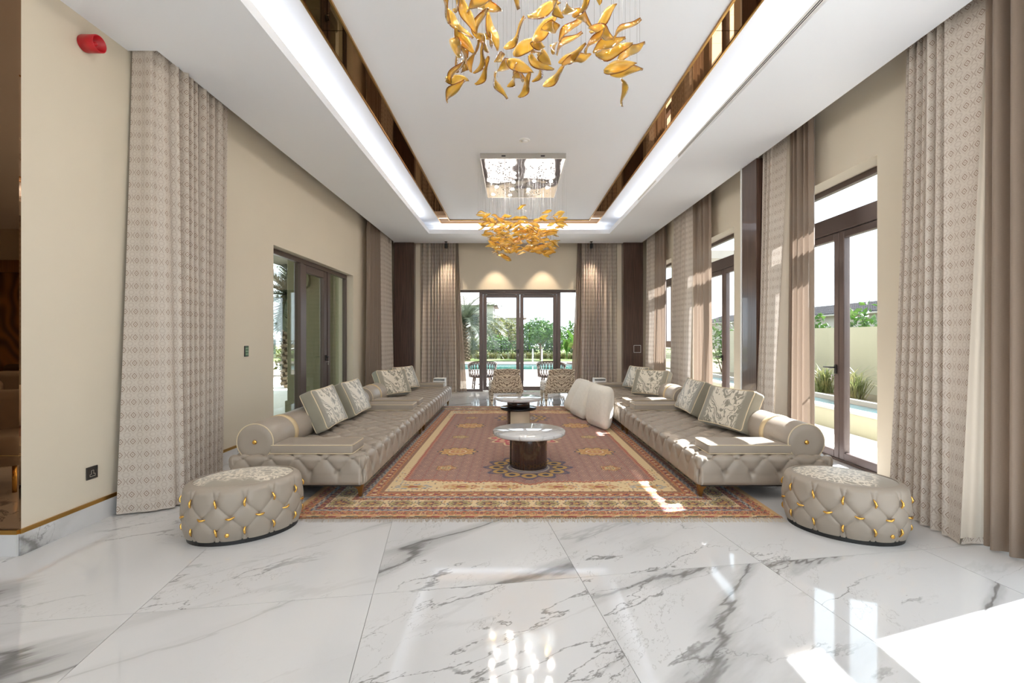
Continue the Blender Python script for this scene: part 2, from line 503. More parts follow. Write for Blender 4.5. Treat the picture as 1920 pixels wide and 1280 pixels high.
def mk_leafprint(name, base, light, scale, asp, thr, plain_dir=None):
    """jacquard print of pale ragged leaf strokes on grey"""
    t = NT(name)
    c = t.coord('Object', (scale * asp[0], scale * asp[1], scale * asp[2]))
    wn = t.n('ShaderNodeTexNoise', {'Scale': 0.9, 'Detail': 3.0}); t.set(wn.inputs['Vector'], c)
    vm = t.n('ShaderNodeVectorMath', operation='MULTIPLY_ADD'); t.set(vm.inputs[0], wn.outputs[1]); vm.inputs[1].default_value = (1.6, 1.6, 1.6); t.set(vm.inputs[2], c)
    f = t.noise(vm.outputs[0], 1.3, 2.0, 0.45, 0.6)
    v = t.n('ShaderNodeTexVoronoi', {'Scale': 1.5}, feature='DISTANCE_TO_EDGE'); t.set(v.inputs['Vector'], vm.outputs[0])
    k = t.m('MAXIMUM', t.step(f, thr, thr + 0.03), t.m('SUBTRACT', 1.0, t.step(v.outputs[0], 0.10, 0.16)))
    if plain_dir is not None:
        g = t.n('ShaderNodeSeparateXYZ'); t.set(g.inputs[0], t.n('ShaderNodeTexCoord').outputs['Object'])
        e = t.m('ADD', t.m('MULTIPLY', g.outputs[0], plain_dir[0]), t.m('MULTIPLY', g.outputs[1], plain_dir[1]))
        e = t.m('ADD', e, t.m('MULTIPLY', t.noise(t.coord('Object'), 6.0, 3.0), 0.25))
        k = t.m('MULTIPLY', k, t.step(e, plain_dir[2], plain_dir[2] + 0.06))
    col = t.mix(k, L4(base), L4(light))
    return t.done(t.bsdf(col, 0.5, 0.0, t.bump(k, 0.15, 0.001), Sheen_Weight=0.25))
def mk_cushion():
    t = NT('cushion_print')
    c = t.coord('Object', (1, 1, 1))
    sp = t.n('ShaderNodeSeparateXYZ'); t.set(sp.inputs[0], c)
    # strokes fan out from a spine that rises through the cushion
    ay = t.m('ABSOLUTE', sp.outputs[1])
    fan = t.n('ShaderNodeCombineXYZ'); t.set(fan.inputs[0], t.m('ADD', t.m('MULTIPLY', t.m('SUBTRACT', sp.outputs[2], t.m('MULTIPLY', ay, 0.9)), 17.0), t.m('MULTIPLY', t.noise(c, 7.0, 2.0), 7.0))); t.set(fan.inputs[1], t.m('MULTIPLY', t.m('ADD', sp.outputs[2], sp.outputs[1]), 5.0)); t.set(fan.inputs[2], sp.outputs[0])
    n1 = t.noise(fan.outputs[0], 0.8, 2.5, 0.55, 2.2)
    k = t.step(n1, 0.455, 0.485)
    ex = t.m('SUBTRACT', 1.0, t.step(t.m('ADD', ay, t.m('MULTIPLY', n1, 0.12)), 0.27, 0.31))
    col = t.mix(t.m('MULTIPLY', k, ex), L4((138, 131, 116)), L4((216, 206, 189)))
    return t.done(t.bsdf(col, 0.5, 0.0, t.bump(k, 0.15, 0.001), Sheen_Weight=0.25))
M['cushion_print'] = mk_cushion()
M['spot_print'] = mk_leafprint('ottoman_print', (152, 142, 127), (216, 204, 186), 15.0, (1.0, 1.6, 1.0), 0.66, (0.35, 1.0, -0.06))

M['spot_print_side'] = mk_leafprint('ottoman_print_side', (152, 142, 127), (216, 204, 186), 15.0, (1.0, 1.6, 1.0), 0.66, (-1.0, 0.0, -0.08))

def mk_zebra():
    t = NT('zebra_print')
    c = t.coord('Object', (1, 1, 1))
    ab = t.n('ShaderNodeSeparateXYZ'); t.set(ab.inputs[0], c)
    cb = t.n('ShaderNodeCombineXYZ'); t.set(cb.inputs[0], t.m('ABSOLUTE', ab.outputs[0])); t.set(cb.inputs[1], ab.outputs[1]); t.set(cb.inputs[2], ab.outputs[2])
    mp = t.n('ShaderNodeMapping'); t.set(mp.inputs[0], cb.outputs[0]); mp.inputs['Rotation'].default_value = (0, 0.45, 0)
    w = t.n('ShaderNodeTexWave', {'Scale': 6.5, 'Distortion': 11.0, 'Detail': 2.5, 'Detail Scale': 2.2}, wave_type='BANDS', bands_direction='Z')
    t.set(w.inputs['Vector'], mp.outputs[0])
    k = t.step(w.outputs[1], 0.58, 0.70)
    col = t.mix(k, L4((230, 216, 194)), L4((138, 118, 96)))
    return t.done(t.bsdf(col, 0.6, 0.0, None, Sheen_Weight=0.3))
M['zebra'] = mk_zebra()

def mk_amber():
    t = NT('amber_glass')
    uv = t.n('ShaderNodeTexCoord').outputs['UV']
    sp = t.n('ShaderNodeSeparateXYZ'); t.set(sp.inputs[0], uv)
    e1 = t.step(sp.outputs[0], 0.90, 0.97)
    e2 = t.step(sp.outputs[0], 0.14, 0.05)
    tipk = t.step(sp.outputs[1], 0.86, 1.0)
    body = t.mix(t.noise(t.coord('Object', (1, 1, 1)), 18.0, 2.0), L4((255, 206, 78)), L4((255, 234, 150)))
    edge = t.m('MAXIMUM', e1, t.m('MULTIPLY', tipk, 0.6))
    col = t.mix(edge, body, L4((158, 92, 30)))
    col = t.mix(e2, col, L4((255, 238, 200)))
    tr = t.n('ShaderNodeBsdfTransparent'); t.set(tr.inputs[0], t.mix(edge, t.mix(0.5, body, (1.0, 0.86, 0.48, 1)), L4((170, 100, 34))))
    df = t.n('ShaderNodeBsdfTranslucent'); t.set(df.inputs[0], col)
    d2 = t.n('ShaderNodeBsdfDiffuse'); t.set(d2.inputs[0], col)
    gl = t.n('ShaderNodeBsdfGlossy', {'Roughness': 0.08})
    a = t.n('ShaderNodeMixShader'); a.inputs[0].default_value = 0.3
    t.t.links.new(df.outputs[0], a.inputs[1]); t.t.links.new(d2.outputs[0], a.inputs[2])
    b = t.n('ShaderNodeMixShader'); b.inputs[0].default_value = 0.60
    t.t.links.new(a.outputs[0], b.inputs[1]); t.t.links.new(tr.outputs[0], b.inputs[2])
    fr = t.n('ShaderNodeFresnel', {'IOR': 1.5})
    c = t.n('ShaderNodeMixShader'); t.set(c.inputs[0], fr.outputs[0])
    t.t.links.new(b.outputs[0], c.inputs[1]); t.t.links.new(gl.outputs[0], c.inputs[2])
    return t.done(c.outputs[0])
M['amber'] = mk_amber()
M['wire'] = plain('steel_wire', (150, 150, 152), 0.4, 0.6)

def mk_colattr(name, rough=0.95, bscale=500):
    t = NT(name)
    a = t.n('ShaderNodeVertexColor', layer_name='col')
    nz = t.noise(t.coord('Object'), bscale, 2.0)
    col = t.mix(t.m('MULTIPLY', nz, 0.25), a.outputs[0], (0.12, 0.08, 0.06, 1))
    return t.done(t.bsdf(col, rough, 0.0, t.bump(nz, 0.4, 0.003), Sheen_Weight=0.15))
M['rug'] = mk_colattr('rug_pile')
M['fringe'] = plain('fringe_yarn', (190, 178, 160), 0.95, var=0.08, nscale=60)

def mk_burl():
    t = NT('burl_wood')
    c = t.coord('Object', (0.9, 1, 0.6))
    n1 = t.n('ShaderNodeTexNoise', {'Scale': 0.7, 'Detail': 2.0}); t.set(n1.inputs['Vector'], c)
    w = t.m('FRACT', t.m('MULTIPLY', n1.outputs[0], 16.0))
    k = t.step(t.m('ABSOLUTE', t.m('SUBTRACT', w, 0.5)), 0.0, 0.5)
    col = t.mix(k, L4((150, 96, 44)), L4((98, 58, 28)))
    dk = t.step(n1.outputs[0], 0.56, 0.6)
    col = t.mix(dk, col, L4((40, 24, 16)))
    return t.done(t.bsdf(col, 0.12, 0.0, Coat_Weight=0.5))
M['burl'] = mk_burl()
M['brown_fabric'] = plain('brown_fabric', (90, 66, 48), 0.8)
M['dark_rug'] = plain('dark_brown_rug', (70, 40, 26), 0.95, var=0.5, nscale=3)

# outdoors
M['paving'] = plain('terrace_paving', (222, 217, 208), 0.7, var=0.03, nscale=2)
M['deck'] = plain('pink_stone_deck', (129, 115, 104), 0.8, var=0.05, nscale=3)
M['render'] = plain('boundary_render', (142, 139, 119), 0.85, var=0.03, nscale=1.5)
M['column'] = plain('column_render', (129, 124, 99), 0.85, var=0.03, nscale=2)
M['villa'] = plain('villa_render', (151, 145, 138), 0.85, var=0.02)
M['rooftile'] = plain('grey_roof_tile', (54, 52, 53), 1.0, var=0.18, nscale=8, Specular_IOR_Level=0.08)
M['villa_roof'] = plain('pale_villa_roof', (150, 142, 136), 1.0, var=0.08, nscale=4, Specular_IOR_Level=0.1)
M['soil'] = plain('garden_soil', (104, 92, 70), 0.95, var=0.15, nscale=6)
M['lawn'] = plain('lawn_grass', (88, 102, 49), 0.95, var=0.2, nscale=5)
M['bark'] = plain('bark', (104, 89, 71), 0.9, var=0.2, nscale=20, bump=0.5, bscale=30)
M['rattan'] = plain('rattan', (72, 48, 34), 0.55, var=0.2, nscale=40)
M['fence'] = plain('fence_metal', (58, 62, 60), 0.5)
def mk_leaf(name, rgb, rgb2):
    t = NT(name)
    f = t.noise(t.coord('Position'), 3.0, 3.0)
    col = t.mix(t.step(f, 0.35, 0.65), L4(rgb), L4(rgb2))
    b = t.bsdf(col, 0.45)
    tl = t.n('ShaderNodeBsdfTranslucent'); t.set(tl.inputs[0], col)
    mx = t.n('ShaderNodeMixShader'); mx.inputs[0].default_value = 0.35
    t.t.links.new(b, mx.inputs[1]); t.t.links.new(tl.outputs[0], mx.inputs[2])
    return t.done(mx.outputs[0])
M['leaf_green'] = mk_leaf('leaf_bright_green', (48, 81, 28), (76, 103, 44))
M['leaf_olive'] = mk_leaf('leaf_yellow_olive', (86, 93, 36), (108, 103, 55))
M['leaf_palm'] = mk_leaf('palm_frond', (53, 62, 44), (75, 81, 61))
M['leaf_dark'] = mk_leaf('leaf_dark_green', (40, 60, 29), (63, 81, 42))
M['leaf_orange'] = mk_leaf('leaf_orange_brown', (124, 81, 35), (108, 65, 31))
M['grass_dry'] = mk_leaf('dry_grass', (105, 100, 55), (81, 86, 46))
M['reed'] = mk_leaf('reed_green', (98, 110, 62), (138, 130, 84))
def mk_water():
    t = NT('pool_water')
    c = t.coord('Position', (1, 1, 1))
    n_ = t.bump(t.noise(c, 2.0, 3.0), 0.15, 0.05)
    col = t.mix(t.noise(c, 0.4, 2.0), L4((24, 74, 72)), L4((52, 104, 100)))
    return t.done(t.bsdf(col, 0.06, 0.0, n_, Specular_IOR_Level=0.5))
M['water'] = mk_water()
# ------------------------------------------------------------------ room dimensions (metres, camera at x=0 y=0)
XC = 0.146
XL, XR, YF = -3.05, 3.34, 11.5          # inner wall faces
ZS, ZLIP, ZU = 3.62, 3.71, 3.88         # soffit, lip top, tray ceiling
YM = 2.88                               # mirror wall beside the lounge
YB, XLL = -4.0, -11.5

def struct(o, label=None):
    o['kind'] = 'structure'
    if label: o['label'] = label
    return o

# floor: grout bed with separate marble slabs laid a few degrees off the room axis
fl = MB()
fl.box(XL, 3.62, YB, 11.75, -0.06, -0.004)
fl.box(XLL, XL, YB, YM + 0.1, -0.06, -0.004)
floor = struct(fl.build('floor', M['grout']), 'polished white marble slabs with grey veins')

def clip_poly(poly, x0, x1, y0, y1):
    def cl(p, f, g):
        out = []
        for i in range(len(p)):
            a, b = p[i], p[(i + 1) % len(p)]
            fa, fb = f(a), f(b)
            if fa >= 0: out.append(a)
            if (fa >= 0) != (fb >= 0):
                t = fa / (fa - fb); out.append((a[0] + (b[0] - a[0]) * t, a[1] + (b[1] - a[1]) * t))
        return out
    for f in (lambda p: p[0] - x0, lambda p: x1 - p[0], lambda p: p[1] - y0, lambda p: y1 - p[1]):
        poly = cl(poly, f, None)
        if len(poly) < 3: return []
    return poly
def poly_area(p):
    return abs(sum(p[i][0] * p[(i + 1) % len(p)][1] - p[(i + 1) % len(p)][0] * p[i][1] for i in range(len(p)))) / 2
TA = math.radians(8.7)
tw, tl_ = 1.127, 2.254
ex = Vector((math.cos(TA), math.sin(TA))); ey = Vector((-math.sin(TA), math.cos(TA)))
T0 = Vector((-0.735, 2.44))            # a slab corner seen in the photo
for i in range(-12, 8):
    for j in range(-4, 6):
        g = 0.0015
        c = [T0 + ex * (i * tw + a) + ey * (j * tl_ + b) for a, b in ((g, g), (tw - g, g), (tw - g, tl_ - g), (g, tl_ - g))]
        for reg in ((XL, 3.62, YB, 11.75), (XLL, XL, YB, YM + 0.1)):
            p = clip_poly([(q.x, q.y) for q in c], *reg)
            if p and poly_area(p) > 0.004:
                MB().prism(p, -0.0045, 0.0).build('floor_slab', M['marble'], floor)

# walls
w = MB()
w.box(-3.32, XL, YM, 5.92, 0, ZU)
w.box(-3.32, XL, 5.92, 8.87, 2.53, ZU)
w.box(-3.32, XL, 8.87, 11.75, 0, ZU)
struct(w.build('wall_left', M['wall']), 'cream painted wall')
RW = [(-1.15, 0.55, 0.0), (1.0, 2.85, 0.0), (4.25, 5.85, 0.0), (7.0, 8.6, 0.0), (9.75, 11.0, 0.52)]
w = MB()
prev = YB
for y0, y1, sill in RW:
    w.box(XR, 3.64, prev, y0, 0, ZU)
    w.box(XR, 3.64, y0, y1, 3.02, ZU)
    if sill: w.box(XR, 3.64, y0, y1, 0, sill)
    prev = y1
w.box(XR, 3.64, prev, 11.75, 0, ZU)
struct(w.build('wall_right', M['wall']), 'cream painted wall with tall window openings')
w = MB()
w.box(XL, -1.36, YF, 11.75, 0, ZU); w.box(1.652, XR, YF, 11.75, 0, ZU); w.box(-1.36, 1.652, YF, 11.75, 2.53, ZU)
struct(w.build('wall_back', M['wall']), 'cream painted wall above glass doors')
w = MB()
w.box(XLL, XL - 0.27, YM, YM + 0.15, 0, ZU)
struct(w.build('wall_lounge', M['wall']))
w = MB()      # behind the camera: the hall with its own tall windows
w.box(XLL - 0.2, -2.4, YB - 0.2, YB, 0, ZU); w.box(2.7, 3.64, YB - 0.2, YB, 0, ZU); w.box(-2.4, 2.7, YB - 0.2, YB, 3.1, ZU)
struct(w.build('wall_front', M['wall']))
struct(MB().box(XLL - 0.2, XLL, YB, YM, 0, ZU).build('wall_side', M['wall']))

# bronze mirror cladding on the lounge side, in panels
mw = empty('trim_1', (XL - 0.27, YM, 0)); struct(mw, 'bronze mirror wall panels')
MB().box(-2.6, 0.27, -0.012, 0.0, 0.62, 3.62).build('mirror_panel', M['bronze_mirror'], mw)
MB().box(-2.6, 0.27, -0.012, 0.0, 0.165, 0.617).build('mirror_panel', M['bronze_mirror'], mw)
MB().box(-2.6, 0.27, -0.016, 0.0, 0.617, 0.620).build('joint_strip', M['brass'], mw)

# baseboards: marble skirting with a brass cap
def baseboard(name, x0, x1, y0, y1):
    b = MB().box(x0, x1, y0, y1, 0.0, 0.135).build(name, M['marble'])
    MB().box(x0 - 0.001, x1 + 0.001, y0 - 0.001, y1 + 0.001, 0.135, 0.162).build('brass_cap', M['brass'], b)
    return struct(b, 'veined marble skirting with brass cap')
baseboard('baseboard_left', XL, XL + 0.012, YM - 0.013, 5.90)
baseboard('baseboard_lounge', XL - 2.8, XL - 0.001, YM - 0.026, YM - 0.013)

# ceiling: soffit ring, tray above it, dropped edge for the curtain slots
LX0, LX1 = XC - 1.98, XC + 1.98         # soffit lip
SX0, SX1 = XC - 2.965, XC + 2.955       # curtain slot edges
YLIP = 10.18
c = MB()
c.box(SX0, LX0, YB, 11.2, ZS, ZLIP)
c.box(LX1, SX1, YB, 11.2, ZS, ZLIP)
c.box(LX0, LX1, YLIP, 11.2, ZS, ZLIP)
c.box(XL, SX0, YB, 3.68, ZS, ZLIP)
c.box(SX1, XR, YB, 0.8, ZS, ZLIP)
c.box(XLL, XL, YB, YM, ZS, ZLIP)
c.box(LX0 - 0.36, LX0 - 0.30, YB, 10.6, ZLIP, ZU)
c.box(LX1 + 0.30, LX1 + 0.36, YB, 10.6, ZLIP, ZU)
c.box(LX0 - 0.36, LX1 + 0.36, 10.54, 10.6, ZLIP, ZU)
c.box(XLL, 3.64, YB - 0.2, 11.75, ZU, ZU + 0.12)
c.box(-2.86, -2.42, 11.1, 11.2, ZS, ZLIP)
ceiling = struct(c.build('ceiling', M['ceiling']), 'white tray ceiling with lit cove')

# bronze mirror band around the tray, in panels with brass edges
band = empty('trim_2', (XC, 0, ZU)); struct(band, 'bronze mirror band with brass edges on the ceiling')
B0, B1, YB0, YB1 = 1.508, 1.72, 10.00, 10.23
for sgn in (-1, 1):
    ys = [-2.60, -0.46, 1.67, 3.81, 5.95, 8.09, YB0]
    for a, b in zip(ys, ys[1:]):
        x0, x1 = sorted((sgn * B0, sgn * B1))
        MB().box(x0, x1, a + 0.003, b - 0.003, -0.014, -0.002).build('mirror_panel', M['bronze_mirror'], band)
    for xx in (B0, B1):
        x0, x1 = sorted((sgn * (xx - 0.008), sgn * (xx + 0.008)))
        MB().box(x0, x1, -2.60, YB1 if xx == B1 else YB0, -0.022, -0.001).build('brass_edge', M['brass'], band)
for a, b in ((-B1, 0.0), (0.0, B1)):
    MB().box(a + 0.003, b - 0.003, YB0, YB1, -0.014, -0.002).build('mirror_panel', M['bronze_mirror'], band)
MB().box(-B0, B0, YB0 - 0.008, YB0 + 0.008, -0.022, -0.001).build('brass_edge', M['brass'], band)
MB().box(-B1, B1, YB1 - 0.008, YB1 + 0.008, -0.022, -0.001).build('brass_edge', M['brass'], band)

# corner pilasters and the glossy pilaster between the windows
p = MB().bbox(-2.84, -2.36, 11.12, YF, 0, ZS, 0.006).build('trim_3', M['wood']); struct(p, 'dark wood corner pilaster by the left drapes')
p = MB().bbox(2.655, 3.13, 11.12, YF, 0, ZS, 0.006).build('trim_4', M['wood']); struct(p, 'dark wood corner pilaster by the right drapes')
p = MB().bbox(3.09, XR, 5.88, 6.25, 0, ZS, 0.004).build('trim_5', M['wood']); struct(p, 'glossy dark wood pilaster between the windows')
MB().box(3.085, XR, 6.25, 6.285, 0, ZS).build('edge_strip', M['white'], p)
p = MB().box(-2.36, -2.25, 11.3, YF, 0, ZS).build('trim_6', M['wall']); struct(p)
p = MB().box(2.55, 2.655, 11.3, YF, 0, ZS).build('trim_7', M['wall']); struct(p)

# curtain rails in the slots
def rail(x0, x1, y0, y1, lab):
    o = MB().box(x0, x1, y0, y1, ZU - 0.03, ZU - 0.001).build('curtain_rail', M['steel'])
    return tag(o, lab, 'rail')
rail(-2.985, -2.955, 3.75, 11.0, 'slim metal curtain rail above the wall with the left garden door')
rail(3.17, 3.20, 1.0, 11.0, 'slim metal curtain rail above the row of tall windows')

# ---------------------------------------------------------------- windows and doors
def handle_mesh():
    m = MB()
    m.bbox(-0.016, 0.016, -0.012, 0.0, -0.05, 0.05, 0.003)
    m.tube([(0, -0.008, 0.02), (0, -0.05, 0.02), (0.02, -0.056, 0.02), (0.125, -0.05, 0.018)], 0.009, 8)
    return m.mesh('handle', M['black'])
def key_mesh():
    m = MB()
    m.tube([(0, -0.01, -0.065), (0, -0.04, -0.065)], 0.004, 6)
    m.lathe([(0.012, -0.0015), (0.012, 0.0015)], 12, M=Matrix.Translation((0, -0.045, -0.068)) @ Matrix.Rotation(PI / 2, 4, 'Y'))
    m.bbox(-0.004, 0.004, -0.047, -0.043, -0.12, -0.078, 0.001)
    m.lathe([(0.010, -0.0015), (0.010, 0.0015)], 12, M=Matrix.Translation((0.012, -0.047, -0.10)) @ Matrix.Rotation(1.2, 4, 'Y'))
    return m.mesh('keys', M['steel'])
HANDLE, KEYS = handle_mesh(), key_mesh()

def glazing(name, label, loc, rz, width, height, members, z0=0.0, depth=0.07, glass='glass', handles=(), panes=()):
    """opening in its own plane: x along the wall, y outwards; members (x0,x1,z0,z1[,depth]) of the frame, panes (x0,x1,z0,z1)"""
    r = empty(name, loc, rz); struct(r, label)
    for x0, x1, a, b, *dd in members:
        d = dd[0] if dd else depth
        MB().bbox(x0, x1, -d / 2, d / 2, a, b, 0.006).build('frame', M['frame'], r)
    for x0, x1, a, b in panes:
        MB().box(x0, x1, -0.004, 0.004, a, b).build('pane', M[glass], r)
    for hx, hz, flip in handles:
        h = inst('handle', HANDLE, r, (hx, -depth / 2 - 0.006, hz), (0, 0, 0), (flip, 1, 1))
        inst('keys', KEYS, h)
    return r

# far double door with side lights (x is the room x)
f = 0.05
H2 = 2.53
mem = [(-1.36, 1.652, H2 - 0.06, H2), (-1.36, -1.31, 0, H2 - 0.06), (1.602, 1.652, 0, H2 - 0.06),
       (-0.83, -0.74, 0, H2 - 0.06, 0.10), (1.11, 1.20, 0, H2 - 0.06, 0.10), (-1.31, -0.83, 0.0, 0.05), (1.20, 1.602, 0, 0.05), (-0.74, 1.11, H2 - 0.11, H2 - 0.06)]
for a, b in ((-0.735, 0.182), (0.188, 1.105)):
    mem += [(a, a + 0.09, 0.02, H2 - 0.115), (b - 0.09, b, 0.02, H2 - 0.115), (a + 0.09, b - 0.09, 0.02, 0.12), (a + 0.09, b - 0.09, H2 - 0.19, H2 - 0.115)]
glazing('door_1', 'bronze framed glass double door to the pool terrace', (0, 11.63, 0), 0.0, 3.0, H2, mem,
        panes=[(-1.31, -0.83, 0.05, H2 - 0.06), (1.20, 1.602, 0.05, H2 - 0.06), (-0.645, 0.092, 0.12, H2 - 0.19), (0.278, 1.015, 0.12, H2 - 0.19)],
        handles=[(0.14, 1.0, -1)])

# left garden door with side lights; local x runs towards -Y so that local -y faces the room
# rz=+90deg maps local x -> +Y, local -y -> +X (towards the room)
mem = [(0, 2.95, H2 - 0.07, H2), (0, 0.05, 0, H2 - 0.07), (2.89, 2.95, 0, H2 - 0.07), (0.98, 1.09, 0, H2 - 0.07, 0.10), (2.0, 2.10, 0, H2 - 0.07, 0.10),
       (0.05, 0.98, 0, 0.06), (2.10, 2.89, 0, 0.06)]
a, b = 1.095, 1.995
mem += [(a, a + 0.11, 0.02, H2 - 0.075), (b - 0.13, b, 0.02, H2 - 0.075), (a + 0.11, b - 0.13, 0.02, 0.13), (a + 0.11, b - 0.13, H2 - 0.19, H2 - 0.075)]
glazing('door_2', 'bronze framed garden door with side lights', (-3.20, 5.92, 0), PI / 2, 2.95, H2, mem, glass='glass_tint',
        panes=[(0.05, 0.98, 0.06, H2 - 0.07), (2.10, 2.89, 0.06, H2 - 0.07), (a + 0.11, b - 0.13, 0.13, H2 - 0.19)], handles=[(1.93, 1.0, -1)])

# right: rz=-90deg maps local x -> -Y, local -y -> -X (towards the room)
def right_door(name, y0, y1, label):
    W, H = y1 - y0, 3.02
    T0_, T1_ = 2.50, 2.68
    mem = [(0, W, H - 0.06, H), (0, 0.06, 0, H - 0.06), (W - 0.06, W, 0, H - 0.06), (0.06, W - 0.06, T0_, T1_, 0.10), (0.06, W - 0.06, 0, 0.025)]
    mid = W / 2
    for a, b in ((0.065, mid - 0.003), (mid + 0.003, W - 0.065)):
        mem += [(a, a + 0.075, 0.03, T0_ - 0.005), (b - 0.075, b, 0.03, T0_ - 0.005), (a + 0.075, b - 0.075, 0.03, 0.11), (a + 0.075, b - 0.075, T0_ - 0.08, T0_ - 0.005)]
    pn = [(0.06, W - 0.06, T1_, H - 0.06), (0.14, mid - 0.078, 0.11, T0_ - 0.08), (mid + 0.078, W - 0.14, 0.11, T0_ - 0.08)]
    return glazing(name, label, (3.585, y1, 0), -PI / 2, W, H, mem, panes=pn, handles=[(mid - 0.035, 1.0, -1)])
right_door('door_3', 4.25, 5.85, 'tall bronze framed double door beside the near right ottoman')
right_door('door_4', 7.0, 8.6, 'tall bronze framed double door beyond the glossy pilaster')
right_door('bounce_door', -1.15, 0.55, None)  # unseen door added so more sun bounces off the hall floor to the ceiling
right_door('door_5', 1.0, 2.85, 'tall bronze framed double door beside the camera')
W, S = 1.25, 0.52
mem = [(0, W, 2.96, 3.02), (0, 0.06, S, 2.96), (W - 0.06, W, S, 2.96), (0.06, W - 0.06, 2.50, 2.68, 0.10), (0.06, W - 0.06, S, S + 0.05), (0.06, W - 0.06, 1.12, 1.26, 0.10),
       (0.06, 0.13, 1.26, 2.50), (W - 0.13, W - 0.06, 1.26, 2.50), (W / 2 - 0.05, W / 2 + 0.05, 1.26, 2.50)]
glazing('window_1', 'tall bronze framed window with a sill at the far end', (3.585, 11.0, 0), -PI / 2, W, 3.02, mem,
        panes=[(0.06, W - 0.06, 2.68, 2.96), (0.13, W / 2 - 0.05, 1.26, 2.50), (W / 2 + 0.05, W - 0.13, 1.26, 2.50), (0.06, W - 0.06, S + 0.05, 1.12)])
# hall windows behind the camera
mem = [(-2.4, 2.7, 3.04, 3.1), (-2.4, -2.34, 0, 3.04), (2.64, 2.7, 0, 3.04), (-0.73, -0.63, 0, 3.04), (0.95, 1.05, 0, 3.04)]
glazing('window_2', None, (0, YB - 0.1, 0), 0, 5.1, 3.1, mem, panes=[(-2.34, -0.73, 0, 3.04), (-0.63, 0.95, 0, 3.04), (1.05, 2.64, 0, 3.04)])

# ---------------------------------------------------------------- curtains
def curtain_mesh(name, segs, z0, z1, mat, nv=26, seed=1, uv0=0.0, flare=1.0, hemamp=1.0):
    """segs: list of ((xt,yt,xb,yb) start, (..) end, pleats, amplitude); the cloth hangs from the top line to the bottom line"""
    r = random.Random(seed)
    top, bot, arc = [], [], []
    L = uv0
    for s0, s1, npl, amp in segs:
        n = max(6, int(npl * 12))
        for k in range(n + 1):
            if k == 0 and top: continue
            t = k / n
            a = np.array(s0) + (np.array(s1) - np.array(s0)) * t
            d = np.array([s1[0] - s0[0], s1[1] - s0[1]]); l = max(np.linalg.norm(d), 1e-6); nrm = np.array([-d[1], d[0]]) / l
            ph = t * npl * 2 * PI
            env = min(1.0, t * npl * 2, (1 - t) * npl * 2) if npl else 0
            wv = (1.15 * math.sin(ph) + 0.22 * math.sin(2 * ph + seed)) * env * (1 + 0.28 * math.sin(ph * 0.37 + seed))
            wb = (math.sin(ph + 0.35 * math.sin(3.1 * t * npl + seed)) + 0.15 * math.sin(0.5 * ph + 1.3 * seed)) * env
            top.append((a[0] + nrm[0] * amp * wv, a[1] + nrm[1] * amp * wv))
            bot.append((a[2] + nrm[0] * amp * hemamp * wb, a[3] + nrm[1] * amp * hemamp * wb))
    top, bot = np.array(top), np.array(bot)
    seg = np.linalg.norm(np.diff((top + bot) / 2, axis=0), axis=1)
    u = np.concatenate([[0], np.cumsum(seg)]) + uv0
    vv = np.linspace(0, 1, nv)
    e = vv ** flare
    N = len(top)
    co = np.zeros((N, nv, 3))
    for k in range(2):
        co[:, :, k] = top[:, k][:, None] * (1 - e)[None] + bot[:, k][:, None] * e[None]
    zz = z1 + (z0 - z1) * vv
    co[:, :, 2] = zz[None]
    f = grid_faces(N, nv)
    U = np.repeat(u[:, None], nv, 1); V = np.repeat(zz[None], N, 0)
    uv = np.stack([U.reshape(-1)[f], V.reshape(-1)[f]], -1).reshape(-1, 2)
    return quads_mesh(name, co.reshape(-1, 3), f, mat, uv=uv)

def curtain(label, segs, mat='drape', z0=0.012, z1=ZU - 0.03, seed=1, cat='curtain', group=None, flare=1.3, hem=1.0, hemline=True):
    me = curtain_mesh('curtain', segs, z0, z1, M[mat], seed=seed, flare=flare, hemamp=hem)
    o = inst('patterned_curtain' if mat == 'drape' else 'sheer_curtain', me)
    return tag(o, label, cat, group)

GD, GS = 'patterned beige drapes', 'brown sheer curtains'
# near left drape: a flat return facing the camera, then pleats along the wall
curtain('wide beige patterned drape beside the red alarm and the left ottoman',
        [((-3.03, 3.70, -2.99, 3.50), (-2.87, 3.69, -2.76, 3.58), 0.8, 0.012), ((-2.87, 3.69, -2.76, 3.58), (-2.85, 3.84, -2.66, 3.66), 1, 0.022),
         ((-2.85, 3.84, -2.66, 3.66), (-2.93, 4.72, -2.90, 4.62), 10, 0.052)], seed=3, group=GD, hem=0.8)
# far left: brown sheer then drape
curtain('brown sheer curtain between the left garden door and the patterned drape', [((-2.93, 9.35, -2.93, 9.25), (-2.90, 10.15, -2.86, 10.1), 6, 0.045)], 'sheer', seed=4, group=GS)
curtain('beige patterned drape beside the left corner pilaster', [((-2.90, 10.15, -2.84, 10.1), (-2.90, 11.05, -2.82, 11.0), 8, 0.045)], seed=5, group=GD)
# far wall
curtain('beige patterned drape left of the far glass doors, lit by a ceiling spot',
        [((-2.28, 11.38, -2.32, 11.34), (-2.0, 11.38, -2.02, 11.34), 2, 0.05), ((-2.0, 11.38, -2.02, 11.34), (-1.40, 11.36, -1.36, 11.30), 9, 0.05)], seed=6, group=GD)
curtain('brown sheer at the left jamb of the far glass doors', [((-1.40, 11.42, -1.38, 11.40), (-1.34, 11.42, -1.12, 11.40), 3, 0.035)], 'sheer', seed=7, group=GS)
curtain('beige patterned drape right of the far glass doors',
        [((1.70, 11.36, 1.66, 11.30), (2.20, 11.38, 2.20, 11.34), 8, 0.05), ((2.20, 11.38, 2.20, 11.34), (2.56, 11.38, 2.58, 11.34), 3, 0.045)], seed=8, group=GD)
curtain('brown sheer at the right jamb of the far glass doors', [((1.60, 11.42, 1.42, 11.40), (1.70, 11.42, 1.66, 11.40), 3, 0.035)], 'sheer', seed=9, group=GS)
